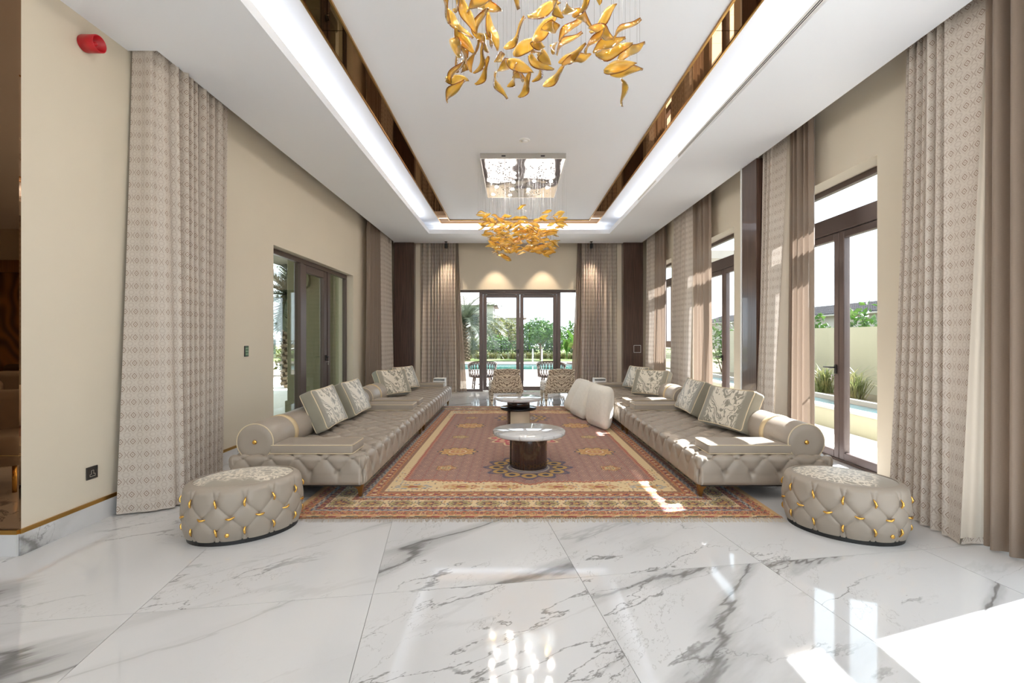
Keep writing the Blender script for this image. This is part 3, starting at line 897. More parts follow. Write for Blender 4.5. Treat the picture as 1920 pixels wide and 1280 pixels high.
# right wall, far to near
curtain('beige patterned drape beside the right corner pilaster', [((3.21, 11.05, 3.16, 11.0), (3.21, 10.45, 3.15, 10.35), 6, 0.045)], seed=10, group=GD)
curtain('brown sheer beside the far window with a sill', [((3.22, 10.45, 3.18, 10.4), (3.22, 9.85, 3.18, 9.7), 5, 0.045)], 'sheer', seed=11, group=GS)
curtain('beige patterned drape between the far window and the middle door', [((3.21, 9.15, 3.12, 9.2), (3.19, 8.45, 3.10, 8.35), 7, 0.04), ((3.19, 8.45, 3.10, 8.35), (3.22, 8.22, 3.12, 8.18), 0.5, 0.01)], seed=12, group=GD)
curtain('brown sheer beside the middle right door', [((3.24, 8.25, 3.20, 8.2), (3.23, 7.55, 3.18, 7.35), 5, 0.05)], 'sheer', seed=13, group=GS)
dm = curtain('beige patterned drape beside the glossy pilaster', [((3.22, 6.02, 3.12, 6.02), (3.19, 5.68, 3.05, 5.62), 5, 0.03), ((3.19, 5.68, 3.05, 5.62), (3.20, 5.40, 3.10, 5.56), 0.5, 0.008)], seed=14, group=GD)
lm = curtain_mesh('lining', [((3.21, 5.40, 3.11, 5.56), (3.26, 5.36, 3.20, 5.28), 1, 0.01)], 0.03, ZU - 0.03, M['lining'], seed=2)
inst('lining', lm, dm)
curtain('brown sheer beside the door near the right ottoman', [((3.24, 5.40, 3.20, 5.42), (3.23, 4.98, 3.20, 4.92), 5, 0.045)], 'sheer', seed=15, group=GS)
dm = curtain('wide beige patterned drape behind the right ottoman with its lining showing',
             [((3.22, 3.78, 3.02, 3.72), (3.16, 3.34, 2.93, 3.12), 7, 0.040), ((3.16, 3.34, 2.93, 3.12), (3.19, 3.115, 2.89, 3.00), 0.5, 0.006)], seed=16, group=GD)
lm = curtain_mesh('lining', [((3.195, 3.115, 2.895, 3.00), (3.215, 3.085, 3.10, 3.02), 1.5, 0.010)], 0.05, ZU - 0.03, M['lining'], seed=5)
inst('lining', lm, dm)
hm = curtain_mesh('hem', [((2.915, 3.00, 2.897, 2.998), (3.12, 3.02, 3.122, 3.018), 1, 0.01)], 0.012, 0.055, M['drape'], seed=5, nv=3)
inst('hem', hm, dm)
curtain('brown sheer curtain at the right edge of the picture', [((3.15, 3.09, 3.03, 2.985), (3.22, 2.62, 3.12, 2.60), 4.5, 0.045)], 'sheer', seed=17, group=GS, hem=0.8)
# ------------------------------------------------------------------ rug
RX, RY, RW_, RL_ = 0.16, 6.225, 3.70, 5.55
def rug_colors(x, y):
    S = lambda *c: np.array(lin(c))
    n = x.shape[0]
    col = np.zeros((n, 3))
    rs = np.random.RandomState(3)
    hx, hy = RW_ / 2, RL_ / 2
    dx, dy = hx - np.abs(x), hy - np.abs(y)
    end = dy < dx
    d = np.minimum(dx, dy)
    t = np.where(end, x, y)
    def put(mask, c): col[mask] = c
    def hash2(a, b): 
        v = np.sin(a * 127.1 + b * 311.7) * 43758.5453
        return v - np.floor(v)
    def speck(cell, pal, prob, seed, mask, rad=0.36):
        i, j = np.floor(x / cell), np.floor(y / cell)
        h = hash2(i + seed, j - seed)
        ox, oy = (hash2(i, j + 3 * seed) - .5) * .4, (hash2(i + 5 * seed, j) - .5) * .4
        r = np.hypot(x / cell - i - .5 - ox, y / cell - j - .5 - oy)
        k = np.floor(hash2(i * 1.7 + seed, j * 2.3) * len(pal)).astype(int)
        for q, c in enumerate(pal):
            put(mask & (r < rad) & (h < prob) & (k == q), c)
    cream, gold, orange = S(222, 196, 150), S(196, 146, 72), S(190, 112, 58)
    red, dred, navy = S(158, 56, 44), S(122, 34, 36), S(44, 40, 66)
    blue, olive, rose = S(142, 146, 152), S(136, 122, 72), S(186, 88, 84)
    brown, tan = S(150, 100, 68), S(204, 164, 112)
    put(np.ones(n, bool), tan)
    # floral gold guard bands
    def floral(lo, hi, base, per, pal):
        m = (d >= lo) & (d < hi)
        put(m, base)
        mid, half = (lo + hi) / 2, (hi - lo) / 2
        a = (t / per - np.floor(t / per) - .5) * per; b = d - mid
        r, th = np.hypot(a, b), np.arctan2(b, a)
        put(m & (r < half * (.78 + .22 * np.cos(6 * th))), pal[0])
        put(m & (r < half * (.5 + .2 * np.cos(6 * th))), pal[1])
        put(m & (r < half * .2), pal[2])
        a2 = (t / per - np.floor(t / per)) ; a2 = np.minimum(a2, 1 - a2) * per
        put(m & (np.hypot(a2, b) < half * .35), pal[3])
        put(m & (np.abs(np.hypot(a2, b) - half * .6) < half * .1), pal[1])
    def vine(lo, hi, base, per, c1, c2):
        m = (d >= lo) & (d < hi)
        put(m, base)
        mid, half = (lo + hi) / 2, (hi - lo) / 2
        s = np.sin(2 * PI * t / per) * half * .55
        put(m & (np.abs(d - mid - s) < half * .24), c1)
        put(m & (np.abs(d - mid + s) < half * .16), c2)
    m = end & (d < .026)
    k = np.floor(t / .032).astype(int)
    sel = [red, navy, cream, dred, olive, red, gold, navy]
    for q in range(8): put(m & (np.mod(k * 5 + np.floor(d / .013).astype(int) * 3, 8) == q), sel[q])
    put(~end & (d < .026), tan)
    put((d >= .026) & (d < .044), S(214, 170, 112))
    floral(.044, .12, orange, .088, [tan, red, navy, olive])
    vine(.12, .16, blue, .10, navy, cream)
    floral(.16, .205, dred, .06, [gold, red, cream, navy])
    m = (d >= .205) & (d < .365)
    put(m, cream)
    speck(.024, [navy, red, olive, gold, blue], .55, 2, m, .34)
    per = .235
    a = (t / per - np.floor(t / per) - .5) * per; b = d - .285
    r = np.hypot(a / .098, b / .066); th = np.arctan2(b / .066, a / .098)
    put(m & (r < 1.0 + .06 * np.cos(12 * th)), navy)
    put(m & (r < .92 + .06 * np.cos(12 * th)), S(186, 160, 100))
    put(m & (np.abs(r - .62) < .08 + .05 * np.cos(8 * th)), olive)
    put(m & (r < .5 + .16 * np.cos(5 * th)), S(96, 30, 52))
    put(m & (r < .26 + .1 * np.cos(5 * th)), gold)
    floral(.365, .41, red, .06, [gold, dred, cream, navy])
    vine(.41, .45, blue, .10, navy, cream)
    floral(.45, .545, orange, .095, [gold, red, navy, cream])
    put((d >= .545) & (d < .575), brown)
    speck(.017, [cream, navy, gold, red, olive, tan], .34, 7, (d > .03) & (d < .56) & ~((d > .21) & (d < .36)), .34)
    m = (d >= .575)
    put(m, S(228, 200, 150))
    # cream ground with sprays at the two ends
    me = m & (dy < 1.3)
    speck(.034, [red, orange, navy, olive, gold, blue], .5, 5, me, .26)
    for fx in (-1.05, -.62, -.25, .25, .62, 1.05):
        q = np.hypot((x - fx) / .19, (dy - .70) / .075); th = np.arctan2((dy - .70) / .075, (x - fx) / .19)
        put(me & (np.abs(q - .75) < .14) & (np.cos(9 * th) > -.3), blue if abs(fx) > .9 else orange)
        put(me & (q < .5 + .14 * np.cos(7 * th)), gold)
        put(me & (q < .26), red)
    # inner field: jagged edge, lobed ends
    fx_ = np.abs(x) - (hx - .575 - .105)
    lobe = .11 * np.exp(-(x / .16) ** 2) + .05 * np.exp(-((np.abs(x) - .45) / .3) ** 2) + .01 * np.cos(x * 24)
    fy_ = np.abs(y) - (hy - .575 - .315) - lobe
    saw = .022 * (2 * np.abs(t / .05 - np.floor(t / .05) - .5))
    fd = np.maximum(fx_, fy_)
    put(m & (fd < saw), S(168, 74, 52))
    put(m & (fd < saw - .02), S(196, 120, 84))
    ff = m & (fd < saw - .036)
    put(ff, S(158, 118, 100))
    # trellis of tiny cones
    cw, ch = .030, .022
    j = np.floor(y / ch); xs = x / cw + .5 * np.mod(j, 2); i = np.floor(xs)
    u, v = xs - i - .5, y / ch - j - .5
    put(ff & (np.abs(u) > .36), S(182, 108, 78))
    put(ff & (np.hypot(u / .24, v / .40) < 1), S(100, 88, 100))
    put(ff & (np.hypot(u / .12, v / .22) < 1), S(214, 190, 164))
    def medal(cx, cy, rx, ry, cs, lob=8):
        q = np.hypot((x - cx) / rx, (y - cy) / ry); th = np.arctan2((y - cy) / ry, (x - cx) / rx)
        w_ = np.cos(lob * th)
        put(ff & (q < .96 + .10 * w_), cs[0])
        put(ff & (q < .88 + .10 * w_), cs[1])
        put(ff & (np.abs(q - .70 - .06 * w_) < .06), cs[2])
        for k2 in range(lob):
            an = 2 * PI * k2 / lob
            rr = np.hypot((x - cx) / rx - .74 * np.cos(an), (y - cy) / ry - .74 * np.sin(an))
            put(ff & (rr < .17), cs[3]); put(ff & (rr < .08), cs[2])
        put(ff & (q < .5), cs[4]); put(ff & (np.abs(q - .42) < .045), cs[5])
        put(ff & (q < .24 + .07 * np.cos(6 * th)), cs[3]); put(ff & (q < .1), cs[2])
    medal(0, -.07, .46, .46, [cream, S(170, 48, 58), cream, S(196, 84, 92), S(206, 180, 150), S(170, 48, 58)], 12)
    for s in (-1, 1):
        medal(0, s * 1.45, .44, .40, [S(84, 70, 92), S(120, 92, 96), navy, S(204, 156, 70), S(204, 186, 158), S(120, 110, 120)], 12)
        for s2 in (-1, 1):
            medal(s2 * .80, s * .80, .23, .20, [navy, gold, orange, S(212, 172, 100), orange, cream], 10)
            medal(s2 * .84, s * 1.48, .11, .10, [S(90, 70, 60), gold, red, S(212, 172, 120), olive, cream], 5)
        medal(s * .86, 0.0, .12, .09, [S(90, 70, 60), gold, olive, S(212, 172, 120), olive, cream], 5)
    return col
nx, ny = 529, 793
gx, gy = np.meshgrid(np.linspace(-RW_ / 2, RW_ / 2, nx), np.linspace(-RL_ / 2, RL_ / 2, ny), indexing='ij')
rc = rug_colors(gx.ravel(), gy.ravel())
gz = 0.013 + 0.0012 * np.sin(gx * 2.1 + 0.7) * np.sin(gy * 1.3)
co = np.stack([gx, gy, gz], -1)
rug = empty('persian_rug', (RX, RY, 0))
tag(rug, 'large floral persian rug with terracotta field and cream borders between the sofas', 'rug')
pile = inst('pile', quads_mesh('pile', co.reshape(-1, 3), grid_faces(nx, ny), M['rug'], col=rc), rug)
MB().box(-RW_ / 2, RW_ / 2, -RL_ / 2, RL_ / 2, 0.0, 0.0105).build('backing', plain('rug_backing', (170, 120, 84), 0.95), rug)
for sg in (-1, 1):
    fr = MB()
    r_ = random.Random(11 + sg)
    k = -RW_ / 2
    while k < RW_ / 2:
        dxx = r_.uniform(-.02, .02); ln = r_.uniform(.045, .075)
        y0 = sg * RL_ / 2
        wd = r_.uniform(.002, .004)
        fr.add([(k, y0, .009), (k + wd, y0, .011), (k + wd + dxx * .4, y0 + sg * ln * .5, .007), (k + dxx * .4, y0 + sg * ln * .5, .005), (k + wd + dxx, y0 + sg * ln, .003), (k + dxx, y0 + sg * ln, .001)],
               [(0, 1, 2, 3), (3, 2, 4, 5)])
        k += r_.uniform(.0045, .0075)
    o = fr.build('fringe', M['fringe'], rug); o['kind'] = 'stuff'

# ------------------------------------------------------------------ tufted sofas (front towards local +x)
A_ = 2.72 / 12
SL, SW, SZ0, SZ1 = 12 * A_, 5 * A_, 0.118, 0.372
def tuft(u, w, d, a=A_):
    p, q = (u + w) / a, (u - w) / a
    c = np.minimum(np.abs(np.sin(PI * p)), np.abs(np.sin(PI * q)))
    pi_, qi_ = np.round(p), np.round(q)
    bu, bw = (pi_ + qi_) / 2 * a, (pi_ - qi_) / 2 * a
    db = np.hypot(u - bu, w - bw)
    return c, db
def sofa_disp(fi, p, n):
    x, y, z = p[..., 0], p[..., 1], p[..., 2]
    hx, hy, hz = SW / 2, SL / 2, (SZ1 - SZ0) / 2
    depth = (hz - z) * 0.82
    if fi == 5: u, w = x, y
    elif fi == 1: u, w = hx + depth, y
    elif fi == 0: u, w = -hx - depth, y
    elif fi == 2: u, w = x, -hy - depth
    elif fi == 3: u, w = x, hy + depth
    else: return np.full(x.shape, -0.006)
    c, db = tuft(u, w, depth)
    pillow = np.clip(c, 0, 1) ** 0.42
    off = -0.024 * (1 - pillow) ** 1.25 - 0.026 * np.exp(-(db / 0.022) ** 2) + 0.007
    if fi in (0, 1, 2, 3):
        along = w if fi in (0, 1) else u
        # under the lower row of buttons only straight seams run down to the rail
        ph = (along / A_) if fi in (0, 1) else (along / A_ - 0.5)
        cs = np.abs(np.sin(PI * ph))
        low = -0.018 * (1 - np.clip(cs, 0, 1) ** 0.4) ** 1.3 + 0.005
        k = np.clip((depth - A_ * 0.5) / 0.012, 0, 1)
        k = k * k * (3 - 2 * k)
        btn = -0.026 * np.exp(-(db / 0.022) ** 2) * (depth < A_ * .75)
        off = off * (1 - k) + (low + btn) * k
        off = off * np.clip((2 * hz * 0.82 - depth) / 0.03, 0.15, 1)
    return off
SEAT = rbox('seat_base', SW, SL, SZ1 - SZ0, 0.045, 0.0090, [M['leather']], sofa_disp)

def rect_loop(sx, sy, r, z, n=5):
    pts = []
    for cx, cy, a0 in ((sx / 2 - r, sy / 2 - r, 0), (-sx / 2 + r, sy / 2 - r, PI / 2), (-sx / 2 + r, -sy / 2 + r, PI), (sx / 2 - r, -sy / 2 + r, 1.5 * PI)):
        for k in range(n + 1):
            a = a0 + PI / 2 * k / n
            pts.append((cx + r * math.cos(a), cy + r * math.sin(a), z))
    return pts
PADX, PADY, PADZ = 0.70, 0.30, 0.082
PAD = rbox('arm_pad', PADX, PADY, PADZ, 0.02, 0.05, [M['leather']], None, shape=lambda p: p + np.stack([0 * p[..., 0], 0 * p[..., 0], 0.006 * np.sign(p[..., 2]) * np.clip(1 - (2 * p[..., 0] / PADX) ** 2, 0, 1) * np.clip(1 - (2 * p[..., 1] / PADY) ** 2, 0, 1)], -1))
def pad_piping():
    m = MB()
    m.tube(rect_loop(PADX - .004, PADY - .004, .022, PADZ / 2 - .006), .0042, 6, True)
    m.tube(rect_loop(PADX - .004, PADY - .004, .022, -PADZ / 2 + .006), .0042, 6, True)
    return m.mesh('piping', M['piping'])
PADP = pad_piping()
BR, BL = 0.155, 2.62
def rotx(m): return m
BM = Matrix.Rotation(-PI / 2, 4, 'X')          # lathe axis z -> +y
def bolster_mesh():
    m = MB()
    prof = [(0.0, -BL / 2 + .004), (BR * .6, -BL / 2 + .001), (BR - .012, -BL / 2), (BR, -BL / 2 + .012)]
    for k in range(1, 12):
        prof.append((BR + .002 * math.sin(k * 1.7), -BL / 2 + BL * k / 12))
    prof += [(BR, BL / 2 - .012), (BR - .012, BL / 2), (BR * .6, BL / 2 - .001), (0.0, BL / 2 - .004)]
    m.lathe(prof, 48, M=BM)
    return m.mesh('bolster', M['leather'])
BOL = bolster_mesh()
def ring_mesh(y, r, rad, mat, name):
    pts = [(r * math.cos(2 * PI * k / 48), y, r * math.sin(2 * PI * k / 48)) for k in range(48)]
    return MB().tube(pts, rad, 6, True).mesh(name, mat)
CAPR = ring_mesh(0, BR - .003, .0045, M['piping'], 'end_piping')
BAND = MB().lathe([(BR - .004, -.032), (BR + .005, -.032), (BR + .006, .032), (BR - .004, .032)], 48, M=BM).mesh('strap', M['band'])
BTN = MB().lathe([(0.0, -.010), (.010, -.010), (.017, -.006), (.019, 0.0)], 20, M=BM).mesh('button', M['gold'])
def leg_mesh():
    """bracket leg: broad foot plate under the corner tapering to a slim blade"""
    m = MB()
    a = [(-.075, .125), (.03, .125), (.034, .105), (.020, .0), (.004, .0), (-.012, .075), (-.04, .098), (-.075, .106)]
    m.prism([(x, z) for x, z in a], -.020, .020, M=Matrix.Rotation(PI / 2, 4, 'X'))
    return m.mesh('leg', M['legmetal'])
LEG = leg_mesh()

def make_sofa():
    s = empty('tufted_sofa')
    inst('seat_base', SEAT, s, (0, 0, (SZ0 + SZ1) / 2))
    for sg in (-1, 1):
        p = inst('arm_pad', PAD, s, (0.10, sg * (SL / 2 - 0.20), SZ1 + PADZ / 2 + .001))
        inst('piping', PADP, p)
    b = inst('bolster', BOL, s, (-SW / 2 + 0.20, 0, 0.475))
    for sg in (-1, 1):
        inst('end_piping', CAPR, b, (0, sg * (BL / 2 - .006), 0))
        inst('strap', BAND, b, (0, sg * (BL / 2 - .42), 0))
        inst('button', BTN, b, (0, sg * BL / 2, 0), (0, 0, 0 if sg < 0 else PI))
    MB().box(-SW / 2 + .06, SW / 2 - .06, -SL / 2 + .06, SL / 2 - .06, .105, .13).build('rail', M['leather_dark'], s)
    for sx, sy in ((1, 1), (1, -1), (-1, 1), (-1, -1)):
        inst('leg', LEG, s, (sx * (SW / 2 - .075), sy * (SL / 2 - .10), 0.0), (0, 0, 0 if sx > 0 else PI))
    return s
sofa0 = make_sofa()
SFX = -1.215 - SW / 2
spots = [(SFX, 5.175, 0, 'taupe tufted leather sofa behind the left ottoman'),
         (SFX, 7.935, 0, 'taupe tufted leather sofa farther back on the left, ending by a white side table'),
         (2 * XC - SFX + .01, 5.175, PI, 'taupe tufted leather sofa behind the right ottoman'),
         (2 * XC - SFX + .01, 7.935, PI, 'taupe tufted leather sofa farther back on the right, behind cream floor pillows')]
for i, (x, y, rz, lab) in enumerate(spots):
    s = sofa0 if i == 0 else copy_tree(sofa0)
    s.location = (x, y, 0.0135 if False else 0.0); s.rotation_euler = (0, 0, rz)
    tag(s, lab, 'sofa', 'tufted leather sofas')

# ------------------------------------------------------------------ sofa cushions
CWD, CHT, CTH = 0.66, 0.43, 0.15
def cushion_shape(p):
    q = p.copy()
    ex_ = np.clip(1 - (2 * p[..., 1] / CWD) ** 2, 0, 1); ez_ = np.clip(1 - (2 * p[..., 2] / CHT) ** 2, 0, 1)
    q[..., 0] = p[..., 0] * (0.80 + 0.42 * np.sqrt(ex_ * ez_))
    q[..., 1] = p[..., 1] * (1 - 0.04 * ez_); q[..., 2] = p[..., 2] * (1 - 0.05 * ex_)
    return q
CUSH = rbox('cushion', CTH, CWD, CHT, 0.025, 0.035, [M['velvet'], M['cushion_print']], None, (0, 1, 0, 0, 0, 0), cushion_shape)
def cushion_piping():
    m = MB()
    for sg in (-1, 1):
        pts = []
        for px, py, _ in rect_loop(CWD - .012, CHT - .012, .03, 0, 6):
            pts.append((px, py))
        fine = []
        for k in range(len(pts)):
            a, b = pts[k], pts[(k + 1) % len(pts)]
            L_ = math.hypot(b[0] - a[0], b[1] - a[1]); nn_ = max(1, int(L_ / .05))
            for q in range(nn_): fine.append((a[0] + (b[0] - a[0]) * q / nn_, a[1] + (b[1] - a[1]) * q / nn_))
        loop = []
        for y, z in fine:
            ey_ = max(0, 1 - (2 * y / CWD) ** 2); ez_ = max(0, 1 - (2 * z / CHT) ** 2)
            loop.append((sg * (CTH / 2 * (0.80 + 0.42 * math.sqrt(ey_ * ez_)) - .004), y * (1 - .04 * ez_), z * (1 - .05 * ey_)))
        m.tube(loop, .0048, 6, True)
    return m.mesh('piping', M['piping'])
CPIP = cushion_piping()
def cushion(x, y, rz, tilt, label, zc=None, roll=0.0, sc=(1, 1, 1)):
    c = inst('throw_cushion', CUSH, None, (x, y, 0.375 + CHT / 2 * math.cos(tilt) * sc[2] + CTH * .5 * math.sin(abs(tilt)) if zc is None else zc), (0, 0, 0), sc)
    c.rotation_euler = (Matrix.Rotation(rz, 3, 'Z') @ Matrix.Rotation(-tilt, 3, 'Y') @ Matrix.Rotation(roll, 3, 'X')).to_euler()
    inst('piping', CPIP, c)
    return tag(c, label, 'cushion', 'leaf print sofa cushions')
TI = math.radians(24)
cushion(-1.99, 4.93, 0.04, TI, 'leaf print cushion nearest the camera on the left front sofa')
cushion(-1.98, 5.74, 0.02, TI, 'second leaf print cushion on the left front sofa, just before the paired arm pads')
cushion(-1.98, 7.62, -0.62, TI, 'leaf print cushion on the left rear sofa just behind the paired arm pads', sc=(1, .92, 1))
cushion(-1.97, 8.42, -0.42, TI, 'farthest leaf print cushion on the left rear sofa', sc=(1, .92, 1))
cushion(2.27, 4.86, PI + 0.28, TI, 'leaf print cushion nearest the camera on the right front sofa')
cushion(2.28, 5.85, PI - 0.05, TI, 'second leaf print cushion on the right front sofa, next to the arm pads')
cushion(2.26, 7.55, PI + 0.75, TI, 'sunlit leaf print cushion on the right rear sofa, the nearer of its two', sc=(1, .92, 1))
cushion(2.28, 8.45, PI + 0.35, TI, 'farthest leaf print cushion on the right rear sofa', sc=(1, .92, 1))

# ------------------------------------------------------------------ cream floor pillows leaning on the rear right sofa
PW, PT = 0.62, 0.23
def pillow_shape(p):
    q = p.copy()
    a = np.clip(1 - np.abs(2 * p[..., 1] / PW) ** 2.6, 0, 1); b = np.clip(1 - np.abs(2 * p[..., 2] / PW) ** 2.6, 0, 1)
    q[..., 0] = p[..., 0] * (0.42 + 0.62 * np.sqrt(a * b)) + 0.006 * np.sin(9 * p[..., 1]) * np.sin(7 * p[..., 2])
    return q
PILL = rbox('pillow', PT, PW, PW, 0.10, 0.035, [M['boucle']], None, shape=pillow_shape)
PSEAM = None
def floor_pillow(x, y, rz, tilt, label, sc=1.0):
    o = inst('floor_pillow', PILL, None, (x, y, 0.014 + PW / 2 * sc * math.cos(tilt) + .05 * math.sin(abs(tilt))), (0, 0, 0), (sc, sc, sc))
    o.rotation_euler = (Matrix.Rotation(rz, 3, 'Z') @ Matrix.Rotation(tilt, 3, 'Y')).to_euler()
    return tag(o, label, 'pillow', 'cream floor pillows')
floor_pillow(1.30, 6.90, math.radians(16), math.radians(7), 'cream boucle floor pillow standing upright, nearest of the leaning pillows')
floor_pillow(1.20, 7.75, math.radians(12), math.radians(24), 'cream boucle floor pillow leaning back in the middle of the floor pillows')
floor_pillow(1.16, 8.28, math.radians(10), math.radians(26), 'cream boucle floor pillow farthest from the camera, half hidden by the middle one')
floor_pillow(1.33, 7.32, math.radians(14), math.radians(10), 'cream boucle floor pillow mostly hidden behind the upright one', .92)

# ------------------------------------------------------------------ oval tufted ottomans
OA, OB, OH = 0.360, 0.278, 0.375
NC = 12
def ottoman_parts():
    # arc-length table of the ellipse
    th = np.linspace(0, 2 * PI, 2001)
    ds = np.hypot(OA * np.sin(th), OB * np.cos(th)) * (th[1] - th[0])
    s = np.concatenate([[0], np.cumsum((ds[1:] + ds[:-1]) / 2)]); PER = s[-1]
    def theta(u): return np.interp(np.mod(u, 1.0) * PER, s, th)
    n, m = 480, 72
    uu = np.linspace(0, 1, n + 1)[:-1]
    # profile: from under the rim on top, over the rounded shoulder, down the side
    prof = []
    for k in range(m):
        q = k / (m - 1)
        prof.append(q)
    prof = np.array(prof)
    zz = np.where(prof < .12, OH - 0.03 * (1 - np.sin((prof / .12) * PI / 2 + PI / 2)) , 0)
    ins = np.zeros(m)
    z = np.zeros(m)
    for k, q in enumerate(prof):
        if q < .22:
            a = q / .22 * PI / 2
            ins[k] = 0.05 * (1 - math.sin(a)); z[k] = OH - 0.05 * (1 - math.cos(a))
        else:
            g = (q - .22) / .78
            z[k] = (OH - .05) * (1 - g) + .028 * g
            ins[k] = -0.012 * math.sin(PI * g) + 0.018 * g ** 4
    U, Z = np.meshgrid(uu, z, indexing='ij'); I = np.meshgrid(uu, ins, indexing='ij')[1]
    T = theta(U)
    nxv, nyv = np.cos(T) / OA, np.sin(T) / OB
    ln = np.hypot(nxv, nyv); nxv, nyv = nxv / ln, nyv / ln
    rows = (0.275, 0.185, 0.095)
    w = (Z - rows[1]) / (rows[0] - rows[1]) * 0.5
    a = U * NC
    p, q = a + w, a - w
    # gold clasps sit at (i, upper), (i+.5, middle), (i, lower): p,q half-integers
    c = np.minimum(np.abs(np.sin(PI * (p - .5))), np.abs(np.sin(PI * (q - .5))))
    pi_, qi_ = np.round(p - .5) + .5, np.round(q - .5) + .5
    bu, bw = (pi_ + qi_) / 2, (pi_ - qi_) / 2
    db = np.hypot((a - bu) * (PER / NC), (w - bw) * 2 * (rows[0] - rows[1]))
    inside = (np.abs(w) <= .5001)
    cs = np.abs(np.sin(PI * a))                  # fork seams above / below the outer rows
    out_c = np.clip(np.abs(np.mod(a + .5, 1) - .5) * 2 / np.maximum(0.001, 1), 0, 1)
    fork = np.abs(np.abs(np.mod(a + .5, 1) - .5) - np.clip((np.abs(w) - .5) * .28, 0, .2))
    cf = np.clip(fork * 4, 0, 1)
    cc = np.where(inside, c, cf)
    off = -0.016 * (1 - np.clip(cc, 0, 1) ** .4) ** 1.25 - 0.008 * np.exp(-(db / .018) ** 2) * (np.abs(w) < .62) + .006
    off = off * np.clip((OH - .012 - Z) / .02, 0, 1)
    R = I - off
    X, Y = OA * np.cos(T) - nxv * R, OB * np.sin(T) - nyv * R
    co = np.stack([X, Y, Z], -1).reshape(-1, 3)
    i, j = np.meshgrid(np.arange(n), np.arange(m - 1), indexing='ij')
    A0 = (i * m + j).ravel(); B0_ = (((i + 1) % n) * m + j).ravel()
    f = np.stack([A0, A0 + 1, B0_ + 1, B0_], 1)
    body = quads_mesh('body', co, f, M['leather'])
    # domed printed top
    nr = 12
    tco, k_ = [], 96
    ang = np.linspace(0, 2 * PI, k_ + 1)[:-1]
    for r in range(nr + 1):
        g = r / nr
        for an in ang:
            t_ = theta(an / (2 * PI))
            tx, ty = math.cos(t_), math.sin(t_)
            tco.append(((OA - .05) * tx * g, (OB - .05) * ty * g, OH - .006 + .035 * (1 - g ** 2.6)))
    tf = []
    for r in range(nr):
        for q_ in range(k_):
            tf.append((r * k_ + q_, (r + 1) * k_ + q_, (r + 1) * k_ + (q_ + 1) % k_, r * k_ + (q_ + 1) % k_))
    top = quads_mesh('printed_top', np.array(tco), np.array(tf), M['spot_print'])
    ln_ = [((OA - .05) * math.cos(x_), (OB - .05) * math.sin(x_), OH - .002) for x_ in np.linspace(0, 2 * PI, 97)[:-1]]
    seam = MB().tube(ln_, .004, 6, True).mesh('top_piping', M['leather'])
    base = MB()
    el = [((OA - .02) * math.cos(x_), (OB - .02) * math.sin(x_)) for x_ in np.linspace(0, 2 * PI, 65)[:-1]]
    base.prism(el, 0.0, .034)
    base = base.mesh('plinth', M['black'])
    # gold clasp: slim bent drop
    g = MB(); g.tube([(0, 0, -.024), (.002, -.007, -.012), (.004, -.009, 0.0), (.002, -.008, .012), (-.001, 0.0, .024)], .0035, 8)
    g2 = MB()
    pts = [(0, .002, -.026), (.002, -.006, -.014), (.004, -.010, -.002), (.001, -.009, .012), (-.002, 0.0, .026)]
    rad = [.002, .0045, .006, .0055, .002]
    v, fs = [], []
    for (x_, y_, z_), r_ in zip(pts, rad):
        for q_ in range(8): v.append((x_ + r_ * math.cos(PI * q_ / 4), y_ + r_ * math.sin(PI * q_ / 4), z_))
    for r in range(4):
        for q_ in range(8): fs.append((r * 8 + q_, r * 8 + (q_ + 1) % 8, r * 8 + 8 + (q_ + 1) % 8, r * 8 + 8 + q_))
    fs += [tuple(range(7, -1, -1)), tuple(range(32, 40))]
    g2.add(v, fs, 0, True)
    clasp = g2.mesh('gold_clasp', M['gold'])
    places = []
    for row, zc in enumerate(rows):
        for k in range(NC):
            u = (k + (.5 if row != 1 else 0.0)) / NC
            # rows 0 and 2 sit where p,q are half-integers with w=+-.5 -> a integer ; middle row a half-integer
            u = (k + (0.0 if row != 1 else .5)) / NC
            t_ = float(theta(u))
            nx_, ny_ = math.cos(t_) / OA, math.sin(t_) / OB; l_ = math.hypot(nx_, ny_); nx_, ny_ = nx_ / l_, ny_ / l_
            g_ = (OH - .05 - zc) / (OH - .05 - .028)
            inset = -0.012 * math.sin(PI * g_) + .018 * g_ ** 4 + .004
            places.append((OA * math.cos(t_) - nx_ * inset, OB * math.sin(t_) - ny_ * inset, zc, math.atan2(ny_, nx_) + PI / 2, row == 1, k))
    return body, top, seam, base, clasp, places, theta
OT = ottoman_parts()
LOGO = MB().lathe([(0.0, -.006), (.011, -.006), (.013, -.004), (.013, .004)], 20, M=BM).mesh('logo_button', M['gold'])
TOP_SIDE = OT[1].copy(); TOP_SIDE.materials[0] = M['spot_print_side']
